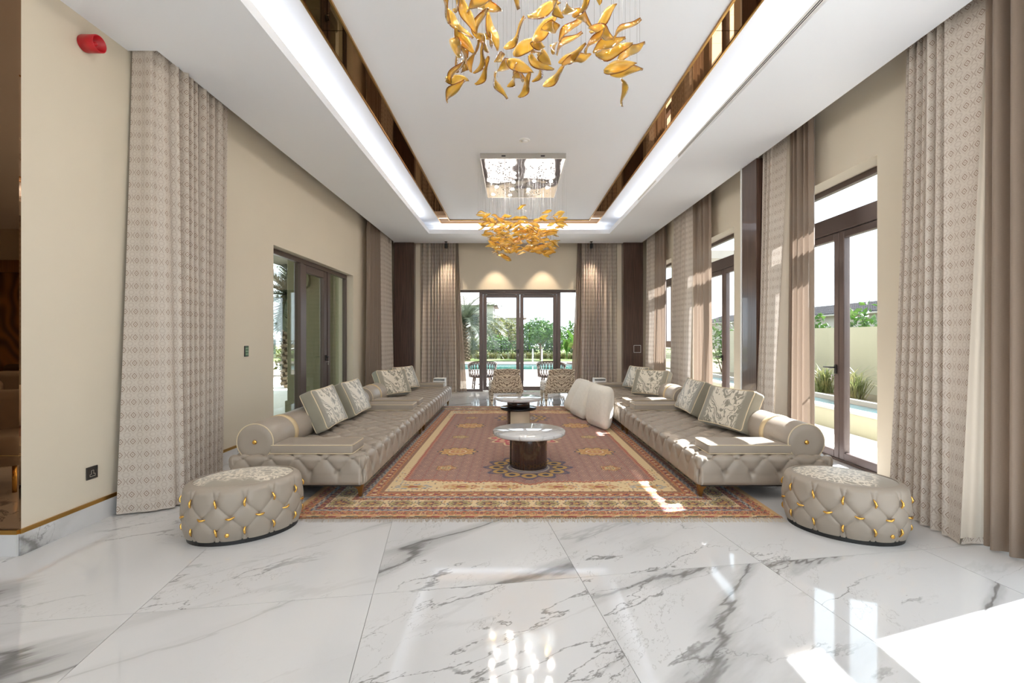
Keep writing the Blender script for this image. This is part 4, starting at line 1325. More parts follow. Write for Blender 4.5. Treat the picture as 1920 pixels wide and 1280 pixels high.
def ottoman(loc, rz, label, logo_u, top_mesh=None):
    o = empty('oval_ottoman', loc, rz)
    body, top, seam, base, clasp, places, theta = OT
    b = inst('body', body, o); tp = inst('printed_top', top_mesh or top, o); inst('top_piping', seam, o); inst('plinth', base, o)
    for x, y, z, a, horiz, k in places:
        inst('gold_clasp', clasp, o, (x, y, z), (0, 0, 0), (1.3, 1.3, 1.25)).rotation_euler = \
            (Matrix.Rotation(a, 3, 'Z') @ Matrix.Rotation((PI / 2 + (.12 if k % 2 else -.12)) if horiz else (.12 if k % 2 else -.12) + (PI if k % 3 == 0 else 0), 3, 'Y')).to_euler()
    t_ = float(theta(logo_u)); nx_, ny_ = math.cos(t_) / OA, math.sin(t_) / OB; l_ = math.hypot(nx_, ny_)
    inst('logo_button', LOGO, o, (OA * math.cos(t_) + nx_ / l_ * .006, OB * math.sin(t_) + ny_ / l_ * .006, .075), (0, 0, math.atan2(ny_, nx_) + PI / 2))
    return tag(o, label, 'ottoman', 'oval tufted ottomans')
ottoman((-1.885, 3.27, 0), math.radians(30), 'oval taupe tufted ottoman with gold clasps in front of the left sofa and drape', 0.70)
ottoman((2.335, 3.28, 0), math.radians(-35), 'oval taupe tufted ottoman with gold clasps in front of the right sofa and drape', 0.885, TOP_SIDE)

# ------------------------------------------------------------------ coffee tables
def coffee_table(loc, label, r_top, h, r_base, shelf=False, rot=0.0):
    t = empty('coffee_table', loc, rot)
    th = .042
    MB().lathe([(0.0, h - th), (r_top - .012, h - th), (r_top - .004, h - th + .006), (r_top, h - th + .012), (r_top, h - .006), (r_top - .006, h), (0.0, h)], 72).build('marble_top', M['marble_top'], t)
    z1 = h - th
    def sector(rr, a0, a1, z0, z1_, mat, name):
        m = MB()
        pts = [(0, 0)] + [(rr * math.cos(a0 + (a1 - a0) * k / 28), rr * math.sin(a0 + (a1 - a0) * k / 28)) for k in range(29)]
        m.prism(pts, z0, z1_)
        o = m.build(name, mat, t)
        return o
    if shelf:
        z_s = .30
        sector(r_base, math.radians(225), math.radians(375), .014, z_s - .034, M['cream_table'], 'cream_pedestal')
        sector(r_base, math.radians(15), math.radians(225), .014, z_s - .034, M['wood_table'], 'dark_pedestal')
        MB().lathe([(0.0, z_s - .034), (.258, z_s - .034), (.272, z_s - .024), (.272, z_s - .008), (.266, z_s), (0, z_s)], 64).build('shelf', M['glassblack'], t)
        MB().lathe([(0.0, z_s), (r_base, z_s), (r_base, z1), (0, z1)], 48).build('neck', M['wood_table'], t)
    else:
        MB().lathe([(0.0, .014), (r_base, .014), (r_base, z1), (0, z1)], 56, smooth=False).build('dark_pedestal', M['wood_table'], t)
        MB().lathe([(r_base + .012, .014), (r_base + .012, z1)], 20, a0=math.radians(95), a1=math.radians(184), smooth=False).build('cream_pedestal', M['cream_table'], t)
    return tag(t, label, 'coffee table', 'round marble coffee tables')
coffee_table((0.172, 4.83, 0), 'round white marble coffee table on a dark cylinder, nearest the camera', .376, .388, .188)
coffee_table((0.09, 7.0, 0), 'round marble coffee table with a black lower shelf behind the first table', .345, .45, .172, True)

# ------------------------------------------------------------------ zebra print chairs by the far doors
def slipper_chair(loc, rz, label):
    """seen from behind: local -y is the back"""
    c = empty('slipper_chair', loc, rz)
    inst('seat', rbox('seat', .64, .56, .20, .05, .04, [M['zebra']]), c, (0, .06, .345))
    def back(p):
        q = p.copy(); k = np.clip((p[..., 2] + .245) / .49, 0, 1)
        wd = 1.0 - .27 * np.clip(k / .8, 0, 1) ** 1.2 + .05 * np.clip((k - .82) / .18, 0, 1)
        q[..., 0] = p[..., 0] * wd
        q[..., 1] = p[..., 1] - .05 * k - .07 * np.clip((k - .78) / .22, 0, 1) ** 2 + .05 * (1 - k) ** 2
        q[..., 2] = p[..., 2] + .012 * np.cos(p[..., 0] * 6) * k
        return q
    inst('backrest', rbox('backrest', .70, .13, .49, .05, .03, [M['zebra']], None, shape=back), c, (0, -.26, .475))
    for sx, sy in ((1, 1), (1, -1), (-1, 1), (-1, -1)):
        m = MB()
        a, b, sp_ = .034, .017, .03 * sy
        v = [(-b, -b + sp_, 0), (b, -b + sp_, 0), (b, b + sp_, 0), (-b, b + sp_, 0), (-a, -a, .27), (a, -a, .27), (a, a, .27), (-a, a, .27)]
        m.add(v, [(0, 3, 2, 1), (4, 5, 6, 7), (0, 1, 5, 4), (1, 2, 6, 5), (2, 3, 7, 6), (3, 0, 4, 7)])
        m.build('leg', M['zebra'], c, (sx * .29, sy * .22 + .02, 0))
    return tag(c, label, 'chair', 'zebra print slipper chairs')
slipper_chair((-.15, 9.50, 0), math.radians(7), 'zebra print slipper chair seen from behind, before the middle of the far doors')
slipper_chair((.93, 9.50, 0), math.radians(7), 'zebra print slipper chair seen from behind, next to the cream floor pillows')

# ------------------------------------------------------------------ white side tables at the far ends of the sofas
def cube_table(x, y, label):
    t = empty('side_table', (x, y, 0))
    w_ = .13
    MB().bbox(-w_, w_, -w_, w_, .40, .42, .003).build('top', M['white'], t)
    for a, b in ((-1, 0), (1, 0)):
        MB().bbox(a * w_ - (.012 if a > 0 else 0), a * w_ + (.012 if a < 0 else 0), -w_, w_, 0, .40, .002).build('side_panel', M['white'], t)
    MB().bbox(-w_ + .012, w_ - .012, w_ - .014, w_, 0.0, .385, .002).build('back_panel', M['white'], t)
    MB().bbox(-w_ + .012, w_ - .012, -w_ + .004, -w_ + .016, 0.02, .372, .002).build('front_panel', M['white'], t)
    return tag(t, label, 'side table', 'white side tables')
cube_table(-1.66, 10.6, 'small white box side table past the left rear sofa')
cube_table(1.98, 10.6, 'small white box side table past the right rear sofa')
# ------------------------------------------------------------------ chandeliers of amber glass leaves
def leaf_mesh(name, L_=0.19, W_=0.058, twist=0.9, curl=0.02, seed=0):
    n, m = 14, 7
    th = .0045
    co = np.zeros((2, n, m, 3)); UV = np.zeros((2, n, m, 2))
    for i in range(n):
        t = i / (n - 1)
        wd = W_ / 2 * (math.sin(PI * min(1, t * .97 + .03)) ** 0.85 * (1.15 - .45 * t) + .05)
        an = twist * (t - .5) + .25 * math.sin(5 * t + seed)
        for j in range(m):
            s = j / (m - 1) * 2 - 1
            yy, zz = s * wd, curl * math.sin(PI * t) - .010 * (1 - s * s) + .004 * math.sin(9 * t + seed) * s
            y2, z2 = yy * math.cos(an) - zz * math.sin(an), yy * math.sin(an) + zz * math.cos(an)
            for k in (0, 1):
                dz = (th if k else -th) * (.35 + .65 * (1 - abs(s) ** 3))
                co[k, i, j] = ((t - .5) * L_, y2 - math.sin(an) * dz, z2 + math.cos(an) * dz + .012 * math.sin(2 * PI * t))
                UV[k, i, j] = ((s + 1) / 2, t)
    f1 = grid_faces(n, m, n * m); f0 = grid_faces(n, m, 0)[:, ::-1]
    rim = []
    ring = [(i, 0) for i in range(n)] + [(n - 1, j) for j in range(1, m)] + [(i, m - 1) for i in range(n - 2, -1, -1)] + [(0, j) for j in range(m - 2, 0, -1)]
    for a, b in zip(ring, ring[1:] + ring[:1]):
        ia, ib = a[0] * m + a[1], b[0] * m + b[1]
        rim.append((ia, ia + n * m, ib + n * m, ib))
    f = np.concatenate([f1, f0, np.array(rim)])
    uv = UV.reshape(-1, 2)[f].reshape(-1, 2)
    return quads_mesh(name, co.reshape(-1, 3), f, M['amber'], uv=uv)
LEAVES = [leaf_mesh('leaf', .195, .070, .7, .018, 0), leaf_mesh('leaf', .195, .074, -.8, .022, 1.3), leaf_mesh('leaf', .195, .066, 1.0, .012, 2.6), leaf_mesh('leaf', .195, .072, -.5, .026, 4.1)]
WIRE = MB().tube([(0, 0, 0), (0, 0, 1)], .0007, 3).mesh('wire', M['wire'])
PLX, PLY = 1.18, 1.80
def chandelier_root(name, y, label):
    r = empty(name, (XC, y, ZU))
    f_ = MB()
    f_.box(-PLX / 2, PLX / 2, -PLY / 2, -PLY / 2 + .012, -.075, -.001); f_.box(-PLX / 2, PLX / 2, PLY / 2 - .012, PLY / 2, -.075, -.001)
    f_.box(-PLX / 2, -PLX / 2 + .012, -PLY / 2 + .012, PLY / 2 - .012, -.075, -.001); f_.box(PLX / 2 - .012, PLX / 2, -PLY / 2 + .012, PLY / 2 - .012, -.075, -.001)
    f_.build('plate_rim', M['steel'], r)
    MB().box(-PLX / 2 + .012, PLX / 2 - .012, -PLY / 2 + .012, PLY / 2 - .012, -.073, -.060).build('mirror_plate', M['plate'], r)
    for sx in (-.27, .27):
        MB().box(sx - .028, sx + .028, -PLY / 2 - .003, -PLY / 2 + .002, -.048, -.03).build('vent', M['black'], r)
    rr = random.Random(5)
    dots = MB()
    for _ in range(230):
        x = rr.choice((-1, 1)) * abs(rr.gauss(.30, .13)); y_ = rr.uniform(-.78, .78)
        if abs(x) > PLX / 2 - .04: continue
        dots.lathe([(.008, -.0765), (.008, -.072)], 6, M=Matrix.Translation((x, y_, 0)), smooth=False)
    o = dots.build('wire_ports', M['black'], r); o['kind'] = 'stuff'
    for k in range(18):
        x = (-.42, -.15, .15, .42)[k % 4] + rr.uniform(-.06, .06); y_ = -.72 + 1.44 * (k // 4) / 4 + rr.uniform(-.08, .08)
        d_ = MB().lathe([(0.0, -.084), (.020, -.084), (.026, -.079), (.026, -.072)], 16).build('spot_lens', M['plate_bulb'], r, (x, y_, 0))
    return tag(r, label, 'chandelier', 'amber leaf chandeliers')
def hang_leaf(root, c, dvec_, roll, k, sc=1.0):
    d_ = Vector(dvec_).normalized()
    q = d_.to_track_quat('X', 'Z')
    eul = (q.to_matrix() @ Matrix.Rotation(roll, 3, 'X')).to_euler()
    loc = Vector(c) - root.location
    o = inst('leaf', LEAVES[k % 4], root, loc, eul, (sc, sc, sc))
    top = loc + d_ * (.06 * sc) * (1 if d_.z > 0 else -1)
    # the wire runs from the upper end of the leaf straight up to the plate
    wl = -0.073 - top.z
    wmat = Matrix.Translation(top) @ Matrix.Diagonal((1, 1, wl, 1))
    wr = bpy.data.objects.new('wire', WIRE); COL.objects.link(wr); wr.parent = o
    wr.matrix_local = (Matrix.Translation(loc) @ eul.to_matrix().to_4x4() @ Matrix.Diagonal((sc, sc, sc, 1))).inverted() @ wmat
    return o
ch1 = chandelier_root('chandelier', 2.36, 'near chandelier of amber glass leaves on fine wires, cut by the picture top')
PXL = [(30,0,95,110),(100,130,310,315),(140,0,220,65),(225,30,335,240),(340,0,575,135),(330,240,450,160),(455,150,545,430),(260,45,500,50),(330,270,470,510),(410,280,510,460),
(150,290,210,560),(170,310,330,430),(140,430,180,595),(200,400,270,570),(290,580,370,425),(330,590,425,455),(240,680,290,505),(100,690,250,610),(80,765,270,670),(70,880,250,760),
(345,710,475,565),(605,390,790,210),(810,160,1105,15),(860,355,1080,150),(935,320,1115,170),(1120,190,1250,0),(1250,60,1385,0),(1060,100,1130,65),(680,495,955,340),(870,440,960,350),
(530,600,605,430),(560,680,640,480),(620,590,865,610),(645,710,715,640),(690,745,805,650),(525,705,620,840),(745,815,835,710),(820,540,1050,590),(850,530,965,480),(875,660,930,590),
(930,540,1015,505),(960,740,1155,605),(1040,350,1045,535),(1075,445,1290,330),(1100,325,1320,185),(1190,155,1420,185),(1385,260,1600,75),(1355,300,1610,300),(1610,275,1795,240),(1400,390,1640,310),
(1350,400,1470,340),(1410,440,1680,370),(1420,495,1755,400),(1105,515,1330,450),(1120,600,1390,465),(1620,575,1870,375),(1495,645,1790,565),(1560,665,1850,620),(1640,765,1695,905)]
r_ = random.Random(21)
for k, (x0, y0, x1, y1) in enumerate(PXL):
    xm, ym = 820 + (x0 + x1) / 9.6, (y0 + y1) / 9.6
    dep = 2.28 + .62 * (ym / 185.0) + r_.uniform(-.08, .16)
    P = lambda u, v, dd: Vector(((u - CX) / FPX * dd, dd, CAMH + (HY - v) / FPX * dd))
    a, b = P(820 + x0 / 4.8, y0 / 4.8, dep), P(820 + x1 / 4.8, y1 / 4.8, dep)
    v = b - a
    ln = v.length
    extra = math.sqrt(max(0.0, .195 ** 2 - ln ** 2))
    v.y += extra * r_.choice((-1, 1)) * .8
    hang_leaf(ch1, (a + b) / 2, v, r_.uniform(.9, 1.9) * r_.choice((-1, 1)), k, max(.9, min(1.25, v.length / .195)))
for k in range(34):        # the part of the cluster above the picture's edge, nearer the camera
    y_ = r_.uniform(1.55, 2.15)
    zc = CAMH + (HY + r_.uniform(30, 300)) / FPX * y_
    if zc > ZU - .30: zc = ZU - .30 - r_.uniform(0, .5)
    if CAMH + (HY + 25) / FPX * y_ > zc: continue
    hang_leaf(ch1, (XC + r_.uniform(-.5, .5), y_, zc), (r_.uniform(-1, 1), r_.uniform(-.6, .6), r_.uniform(-.3, .7)), r_.uniform(-1.5, 1.5), k)
ch2 = chandelier_root('chandelier', 7.28, 'far chandelier with a square mirrored steel plate and amber glass leaves')
r_ = random.Random(33)
for k in range(210):
    g = r_.random()
    zc = 2.70 + .50 * g
    half = .46 + .24 * g
    x = r_.uniform(-half, half)
    y_ = 7.28 + r_.uniform(-.70, .70)
    # the middle of the cluster is thinner near its top
    if abs(x) < .2 and g > .72 and r_.random() < .75: continue
    zc += .05 * math.sin(x * 9 + 1.0)
    hang_leaf(ch2, (XC + x, y_, zc), (r_.choice((-1, 1)), r_.uniform(-.5, .5), r_.gauss(.25, .28) * (1 if r_.random() < .6 else -1)), r_.uniform(.5, 1.6) * r_.choice((-1, 1)), k, r_.uniform(.72, .95))
hang_leaf(ch2, (XC + .62, 7.3, 3.27), (.6, .2, .6), 1.0, 1, .8)

# ------------------------------------------------------------------ ceiling fittings
def spot_can(x, label):
    s = empty('spotlight', (x, 11.02, ZS))
    MB().lathe([(.03, -.012), (.034, -.008), (.034, -.0005)], 20).build('mount', M['black'], s)
    MB().lathe([(.010, -.05), (.010, -.012)], 12).build('stem', M['black'], s)
    MB().lathe([(.036, -.16), (.036, -.05), (.030, -.044), (0.0, -.044)], 20).build('can', M['black'], s)
    MB().lathe([(0.0, -.152), (.030, -.152), (.030, -.150)], 20).build('lens', M['bulb'], s)
    l = bpy.data.lights.new('spot_beam', 'SPOT'); l.energy = 48; l.color = (1.0, .80, .58); l.spot_size = math.radians(64); l.spot_blend = .6; l.shadow_soft_size = .03
    lo = bpy.data.objects.new('spot_beam', l); lo.location = (0, 0.0, -.17); lo.rotation_euler = (math.radians(16), 0, 0); COL.objects.link(lo); lo.parent = s
    return tag(s, label, 'spotlight', 'black ceiling spotlights')
spot_can(-1.58, 'black ceiling spotlight over the left far drape')
spot_can(-0.42, 'black ceiling spotlight left of centre, half hidden by the far chandelier')
spot_can(0.74, 'black ceiling spotlight right of centre behind the far chandelier')
spot_can(1.87, 'black ceiling spotlight over the right far drape')

sp = empty('ceiling_speaker', (.155, 9.30, ZU))
MB().lathe([(0, -.006), (.095, -.006), (.11, -.003), (.112, -.0005)], 40).build('grille', plain('speaker_grille', (196, 194, 190), .7), sp)
MB().lathe([(.108, -.009), (.118, -.009), (.120, -.0005), (.108, -.0005)], 40).build('rim', M['white'], sp)
tag(sp, 'flat round ceiling speaker just before the far ceiling edge', 'speaker')
sd = empty('smoke_detector', (.155, 5.95, ZU))
MB().lathe([(.05, -.014), (.066, -.010), (.070, -.0005)], 36).build('base', M['white'], sd)
MB().lathe([(0, -.03), (.032, -.028), (.044, -.014)], 30).build('cap', M['white'], sd)
tag(sd, 'small round white smoke detector before the mirrored plate', 'smoke detector')

ad_ = empty('air_diffuser', (LX1, 3.0, 3.665))
MB().bbox(-.006, .0, -2.0, 2.95, -.030, .034, .002).build('frame', M['white'], ad_)
for zz in (-.012, .006):
    MB().box(-.0075, -.004, -1.98, 2.93, zz - .004, zz + .004).build('slot', M['black'], ad_)
tag(ad_, 'long slim linear air diffuser along the right ceiling edge', 'air vent')
ad_ = empty('air_diffuser', (LX1, 7.35, 3.665))
MB().bbox(-.006, .0, -.5, .5, -.030, .034, .002).build('frame', M['white'], ad_)
MB().box(-.0075, -.004, -.48, .48, -.003, .003).build('slot', M['black'], ad_)
tag(ad_, 'short linear air grille farther along the right ceiling edge', 'air vent')

# ------------------------------------------------------------------ wall fittings
al = empty('alarm_siren', (XL, 3.30, 3.435)); al.rotation_euler = (0, PI / 2, 0)
MB().lathe([(.052, 0.0), (.055, .003), (.055, .016)], 36).build('base', M['red'], al)
hs = MB()
hs.lathe([(.0585, .014), (.0585, .112), (.056, .115), (.052, .112), (.046, .060), (.0, .055)], 40)
hs.build('horn', M['red'], al)
MB().lathe([(0, .098), (.010, .092), (.026, .060)], 24).build('cone', M['red'], al)
tag(al, 'round red fire alarm siren high on the cream wall', 'alarm')

so = empty('wall_socket', (XL, 3.36, .37))
MB().bbox(0, .009, -.045, .045, -.045, .045, .002).build('plate', plain('socket_plate', (52, 46, 42), .4), so)
for dy_, dz, sy, sz in ((0.0, .004, .004, .011), (-.012, -.016, .008, .004), (.012, -.016, .008, .004)):
    MB().box(.009, .0105, dy_ - .001 - sy, dy_ + sy, dz - sz, dz + sz).build('pin_hole', M['black'], so)
pinm = plain('socket_mark', (190, 180, 165), .4)
for y0_, y1_, z0_, z1_ in ((-.022, .022, -.026, -.023), (-.022, -.019, -.026, -.008), (.019, .022, -.026, -.008), (-.022, -.008, -.010, -.008), (.008, .022, -.010, -.008), (-.010, -.008, -.010, .018), (.008, .010, -.010, .018), (-.010, .010, .016, .018)):
    MB().box(.009, .0105, y0_, y1_, z0_, z1_).build('pin_outline', pinm, so)
MB().bbox(.009, .013, .020, .038, .014, .038, .002).build('rocker', M['black'], so)
tag(so, 'dark three pin wall socket low on the cream wall by the left drape', 'socket')

sw = empty('control_panel', (XL, 5.31, 1.19))
MB().bbox(0, .010, -.040, .040, -.062, .062, .003).build('bezel', M['black'], sw)
MB().box(.010, .0112, -.034, .034, -.055, .055).build('screen', M['screen'], sw)
for a in range(2):
    for b in range(3):
        MB().box(.0112, .0116, -.022 + a * .028, -.006 + a * .028, -.040 + b * .032, -.026 + b * .032).build('icon', plain('icon_pale', (120, 150, 110), .4) if (a, b) == (0, 0) else bpy.data.materials['icon_pale'], sw)
tag(sw, 'small dark green wall control panel beside the left garden door', 'control panel')

fl_ = empty('access_panel', (2.99, 11.12, 1.07))
for x0, x1, z0, z1 in ((-.085, .085, .080, .088), (-.085, .085, -.088, -.080), (-.085, -.078, -.080, .080), (.078, .085, -.080, .080)):
    MB().box(x0, x1, -.006, 0, z0, z1).build('frame', M['white'], fl_)
MB().box(-.078, .078, -.003, 0, -.080, .080).build('panel', M['wood'], fl_)
tag(fl_, 'square wood access panel with a white frame on the right corner pilaster', 'panel')

# ------------------------------------------------------------------ the lounge reflected in the bronze mirror
def lounge_sofa(loc, rz, label, fabric, w_=2.2, legs=M['gold']):
    s = empty('lounge_sofa', loc, rz)
    inst('seat', rbox('seat', w_, .95, .30, .08, .08, [fabric]), s, (0, 0, .33))
    inst('backrest', rbox('backrest', w_, .26, .44, .10, .08, [fabric]), s, (0, -.36, .60))
    for sg in (-1, 1):
        inst('arm', rbox('arm', .24, .90, .34, .09, .08, [fabric]), s, (sg * (w_ / 2 - .12), .02, .52))
        for sy in (-.36, .36):
            MB().lathe([(.016, 0), (.022, .18)], 14).build('leg', legs, s, (sg * (w_ / 2 - .15), sy, 0))
    inst('cushion', rbox('cushion', .6, .16, .36, .06, .06, [M['cushion_print']]), s, (w_ * .22, -.16, .66), (-.25, 0, 0))
    return tag(s, label, 'sofa')
lounge_sofa((-6.9, -1.2, 0), 0.0, 'taupe lounge sofa with a patterned cushion reflected in the bronze mirror', M['leather'], 2.4)
def lounge_chair(loc, rz, label, fabric):
    s = empty('lounge_chair', loc, rz)
    inst('seat', rbox('seat', .72, .72, .26, .08, .08, [fabric]), s, (0, 0, .36))
    inst('backrest', rbox('backrest', .72, .2, .46, .08, .08, [fabric]), s, (0, -.28, .62))
    for sx, sy in ((1, 1), (1, -1), (-1, 1), (-1, -1)):
        MB().lathe([(.016, 0), (.016, .24)], 16).build('leg', M['gold'], s, (sx * .28, sy * .28, 0))
    return tag(s, label, 'armchair')
lounge_chair((-4.72, 1.58, 0), -.5, 'pale armchair with slim gold legs reflected in the bronze mirror', M['leather'])
lounge_chair((-9.2, -2.6, 0), .3, 'brown armchair far back in the mirror reflection', M['brown_fabric'])
dr = MB().bbox(-8.6, -4.7, -2.2, .75, 0.0, .012, .003).build('lounge_rug', M['dark_rug']); tag(dr, 'dark brown lounge rug reflected in the bronze mirror', 'rug')
bp = empty('burl_panel', (-9.6, YB + .03, 0))
MB().box(-1.8, 2.6, 0.0, .04, .3, 2.70).build('panel', M['burl'], bp)
MB().box(-1.85, 2.65, 0.0, .10, 2.70, 2.95).build('header', mk_wood('walnut_header', (120, 78, 44), (160, 108, 66), .3, 30, .2), bp)
MB().box(-1.8, 2.6, 0.0, .06, 0.0, .3).build('base', M['wood'], bp)
tag(bp, 'swirling brown burl wood wall panel reflected in the bronze mirror', 'wall panel')
# ------------------------------------------------------------------ outdoors
GZ = -0.08
t_ = MB()
t_.box(-9.0, XLL * 0 - 3.32, 3.05, 16.2, GZ - .2, GZ)
t_.box(-3.32, 3.64, 11.75, 15.2, GZ - .2, GZ)
t_.box(3.64, 5.0, -6, 15.2, GZ - .2, GZ)
t_.box(-5, 3.64, -9, YB - .2, GZ - .2, GZ)
terrace = struct(t_.build('terrace_floor', M['paving']), 'pale terrace paving outside the doors')
for k in range(13):
    for x0, x1 in ((3.66, 4.31), (4.318, 4.985)):
        MB().bbox(x0, x1, 3.0 + k * .9, 3.892 + k * .9, GZ, GZ + .008, .002).build('paving_slab', M['paving'], terrace)
g_ = MB()
g_.box(-40, 60, -40, 90, GZ - .5, GZ - .28)
struct(g_.build('ground', M['soil']), 'garden ground')
d_ = MB()
d_.box(-9, 9, 15.2, 20.0, GZ - .3, GZ - .005); d_.box(-9, 9, 25.2, 27.6, GZ - .3, GZ - .005)
d_.box(-40, -9, 14, 27.6, GZ - .3, GZ - .01)
struct(d_.build('pool_deck', M['deck']), 'pinkish stone deck around the pool')
lw = MB(); lw.box(-40, 20, 27.6, 60, GZ - .3, GZ + .02); lw.box(-40, -9.0, 3.0, 14, GZ - .3, GZ + .01)
struct(lw.build('lawn', M['lawn']), 'lawn strip behind the pool')
pl = empty('swimming_pool', (0, 22.6, GZ)); 
MB().box(-9, 9, -2.6, 2.6, -.28, -.06).build('water', M['water'], pl)
for x0, x1, y0, y1 in ((-9, 9, -2.6, -2.35), (-9, 9, 2.35, 2.6)):
    MB().bbox(x0, x1, y0, y1, -.25, .02, .01).build('coping', M['villa'], pl)
tag(pl, 'turquoise swimming pool with pale coping behind the far doors', 'pool')

def ladder_rail(x, label):
    o = MB().tube([(x, 25.0, -.3), (x, 25.0, .35), (x, 25.08, .62), (x, 25.3, .70), (x, 25.5, .60), (x, 25.55, .1), (x, 25.55, GZ)], .02, 8).build('pool_ladder_rail', M['white'])
    return tag(o, label, 'ladder rail', 'pool ladder rails')
ladder_rail(1.10, 'white pool ladder rail, the left one'); ladder_rail(1.60, 'white pool ladder rail, the right one')
o = MB().tube([(3.75, 20.6, GZ), (3.78, 20.6, .30), (3.70, 20.6, .62), (3.45, 20.6, .80), (3.10, 20.6, .84), (2.92, 20.6, .80)], .085, 10, r1=.05).build('water_spout', M['steel'])
tag(o, 'curved steel pool water spout right of the far doors', 'water spout')

struct(MB().box(-6.5, 7.0, 11.76, 13.4, 3.35, 3.55).build('terrace_canopy', M['villa']), 'canopy over the pool terrace')
# columns of the side terrace, with a corbel at the top
def column(x0, x1, y0, y1, label):
    c_ = empty('terrace_column', ((x0 + x1) / 2, (y0 + y1) / 2, GZ)); hx, hy = (x1 - x0) / 2, (y1 - y0) / 2
    MB().bbox(-hx, hx, -hy, hy, 0, 3.6, .01).build('shaft', M['column'], c_)
    MB().bbox(-hx - .03, hx + .03, -hy - .03, hy + .03, 0, .22, .008).build('plinth', M['column'], c_)
    prof = [(0, 2.62), (.06, 2.45), (.14, 2.36), (.2, 2.40), (.22, 2.52), (.2, 2.62), (.26, 2.8), (.26, 3.0), (0, 3.0)]
    MB().prism([(-hx * .3 + a * 1.0, b) for a, b in prof], -.05, .05, M=Matrix.Translation((0, -hy - .05, 0)) @ Matrix.Rotation(PI / 2, 4, 'X')).build('corbel', M['column'], c_)
    return struct(c_, label)
column(-4.30, -3.62, 8.85, 9.5, 'beige terrace column with a corbel outside the left door')
column(-4.85, -4.15, 12.2, 12.9, 'second beige terrace column farther along the side terrace')
r__ = MB().box(-4.4, -3.9, 3.0, 13.2, 3.45, 3.75).build('terrace_beam', M['column']); struct(r__, 'beam over the side terrace columns')

# vegetation builders
def leaf_cloud(mb, c, rad, n, size, r, squash=(1, 1, 1), asp=.45, up=.3, shell=.55):
    for _ in range(n):
        while True:
            p = Vector((r.uniform(-1, 1), r.uniform(-1, 1), r.uniform(-1, 1)))
            if p.length < 1 and p.length > shell * r.random(): break
        p = Vector((p.x * rad * squash[0], p.y * rad * squash[1], p.z * rad * squash[2])) + Vector(c)
        d_ = Vector((r.gauss(0, 1), r.gauss(0, 1), r.gauss(up, .7))).normalized()
        s_ = d_.cross(Vector((r.gauss(0, 1), r.gauss(0, 1), r.gauss(0, 1)))).normalized()
        l = size * r.uniform(.7, 1.3); w_ = l * asp
        n_ = d_.cross(s_) * (l * .12)
        b = len(mb.v)
        mb.v += [tuple(p), tuple(p + d_ * l * .5 + s_ * w_ * .5 + n_), tuple(p + d_ * l), tuple(p + d_ * l * .5 - s_ * w_ * .5 + n_)]
        mb.face((b, b + 1, b + 2, b + 3))
def shrub(loc, rx, rz, n, size, mat, label, seed, group=None, name='shrub', asp=.45):
    s = empty(name, loc); r = random.Random(seed)
    st = MB()
    for k in range(5):
        a = r.uniform(0, 6.28); st.tube([(0, 0, -.1), (rx * .3 * math.cos(a), rx * .3 * math.sin(a), rz * .6), (rx * .6 * math.cos(a), rx * .6 * math.sin(a), rz * 1.1)], .03, 5, r1=.01)
    st.build('stem', M['bark'], s)
    f_ = MB()
    for k in range(4):
        leaf_cloud(f_, (r.uniform(-.4, .4) * rx, r.uniform(-.3, .3) * rx, rz * r.uniform(.7, 1.15)), 1.0, n // 4, size, r, (rx * .75, rx * .6, rz * .8), asp)
    f_.build('foliage', mat, s)
    return tag(s, label, 'shrub', group)
def tree(loc, h, crown, n, size, mat, label, seed):
    s = empty('tree', loc); r = random.Random(seed)
    tr = MB()
    tr.tube([(0, 0, 0), (.03, 0, h * .2), (-.02, 0, h * .38)], .07, 8, r1=.055)
    ends = []
    for k in range(7):
        a = 2 * PI * k / 7
        e = (crown * .62 * math.cos(a), crown * .62 * math.sin(a), h * r.uniform(.58, .72))
        tr.tube([(-.02, 0, h * .36), (e[0] * .45, e[1] * .45, h * .5), e], .04, 6, r1=.015); ends.append(e)
    tr.build('trunk', M['bark'], s)
    f_ = MB()
    for e in ends + [(0, 0, h * .8), (.3, 0, h * .72), (-.3, .1, h * .74)]:
        leaf_cloud(f_, (e[0], e[1], e[2] + .05), crown * .52, n // 10, size, r, (1, 1, .72), .38, .5, .3)
    f_.build('foliage', mat, s)
    return tag(s, label, 'tree')
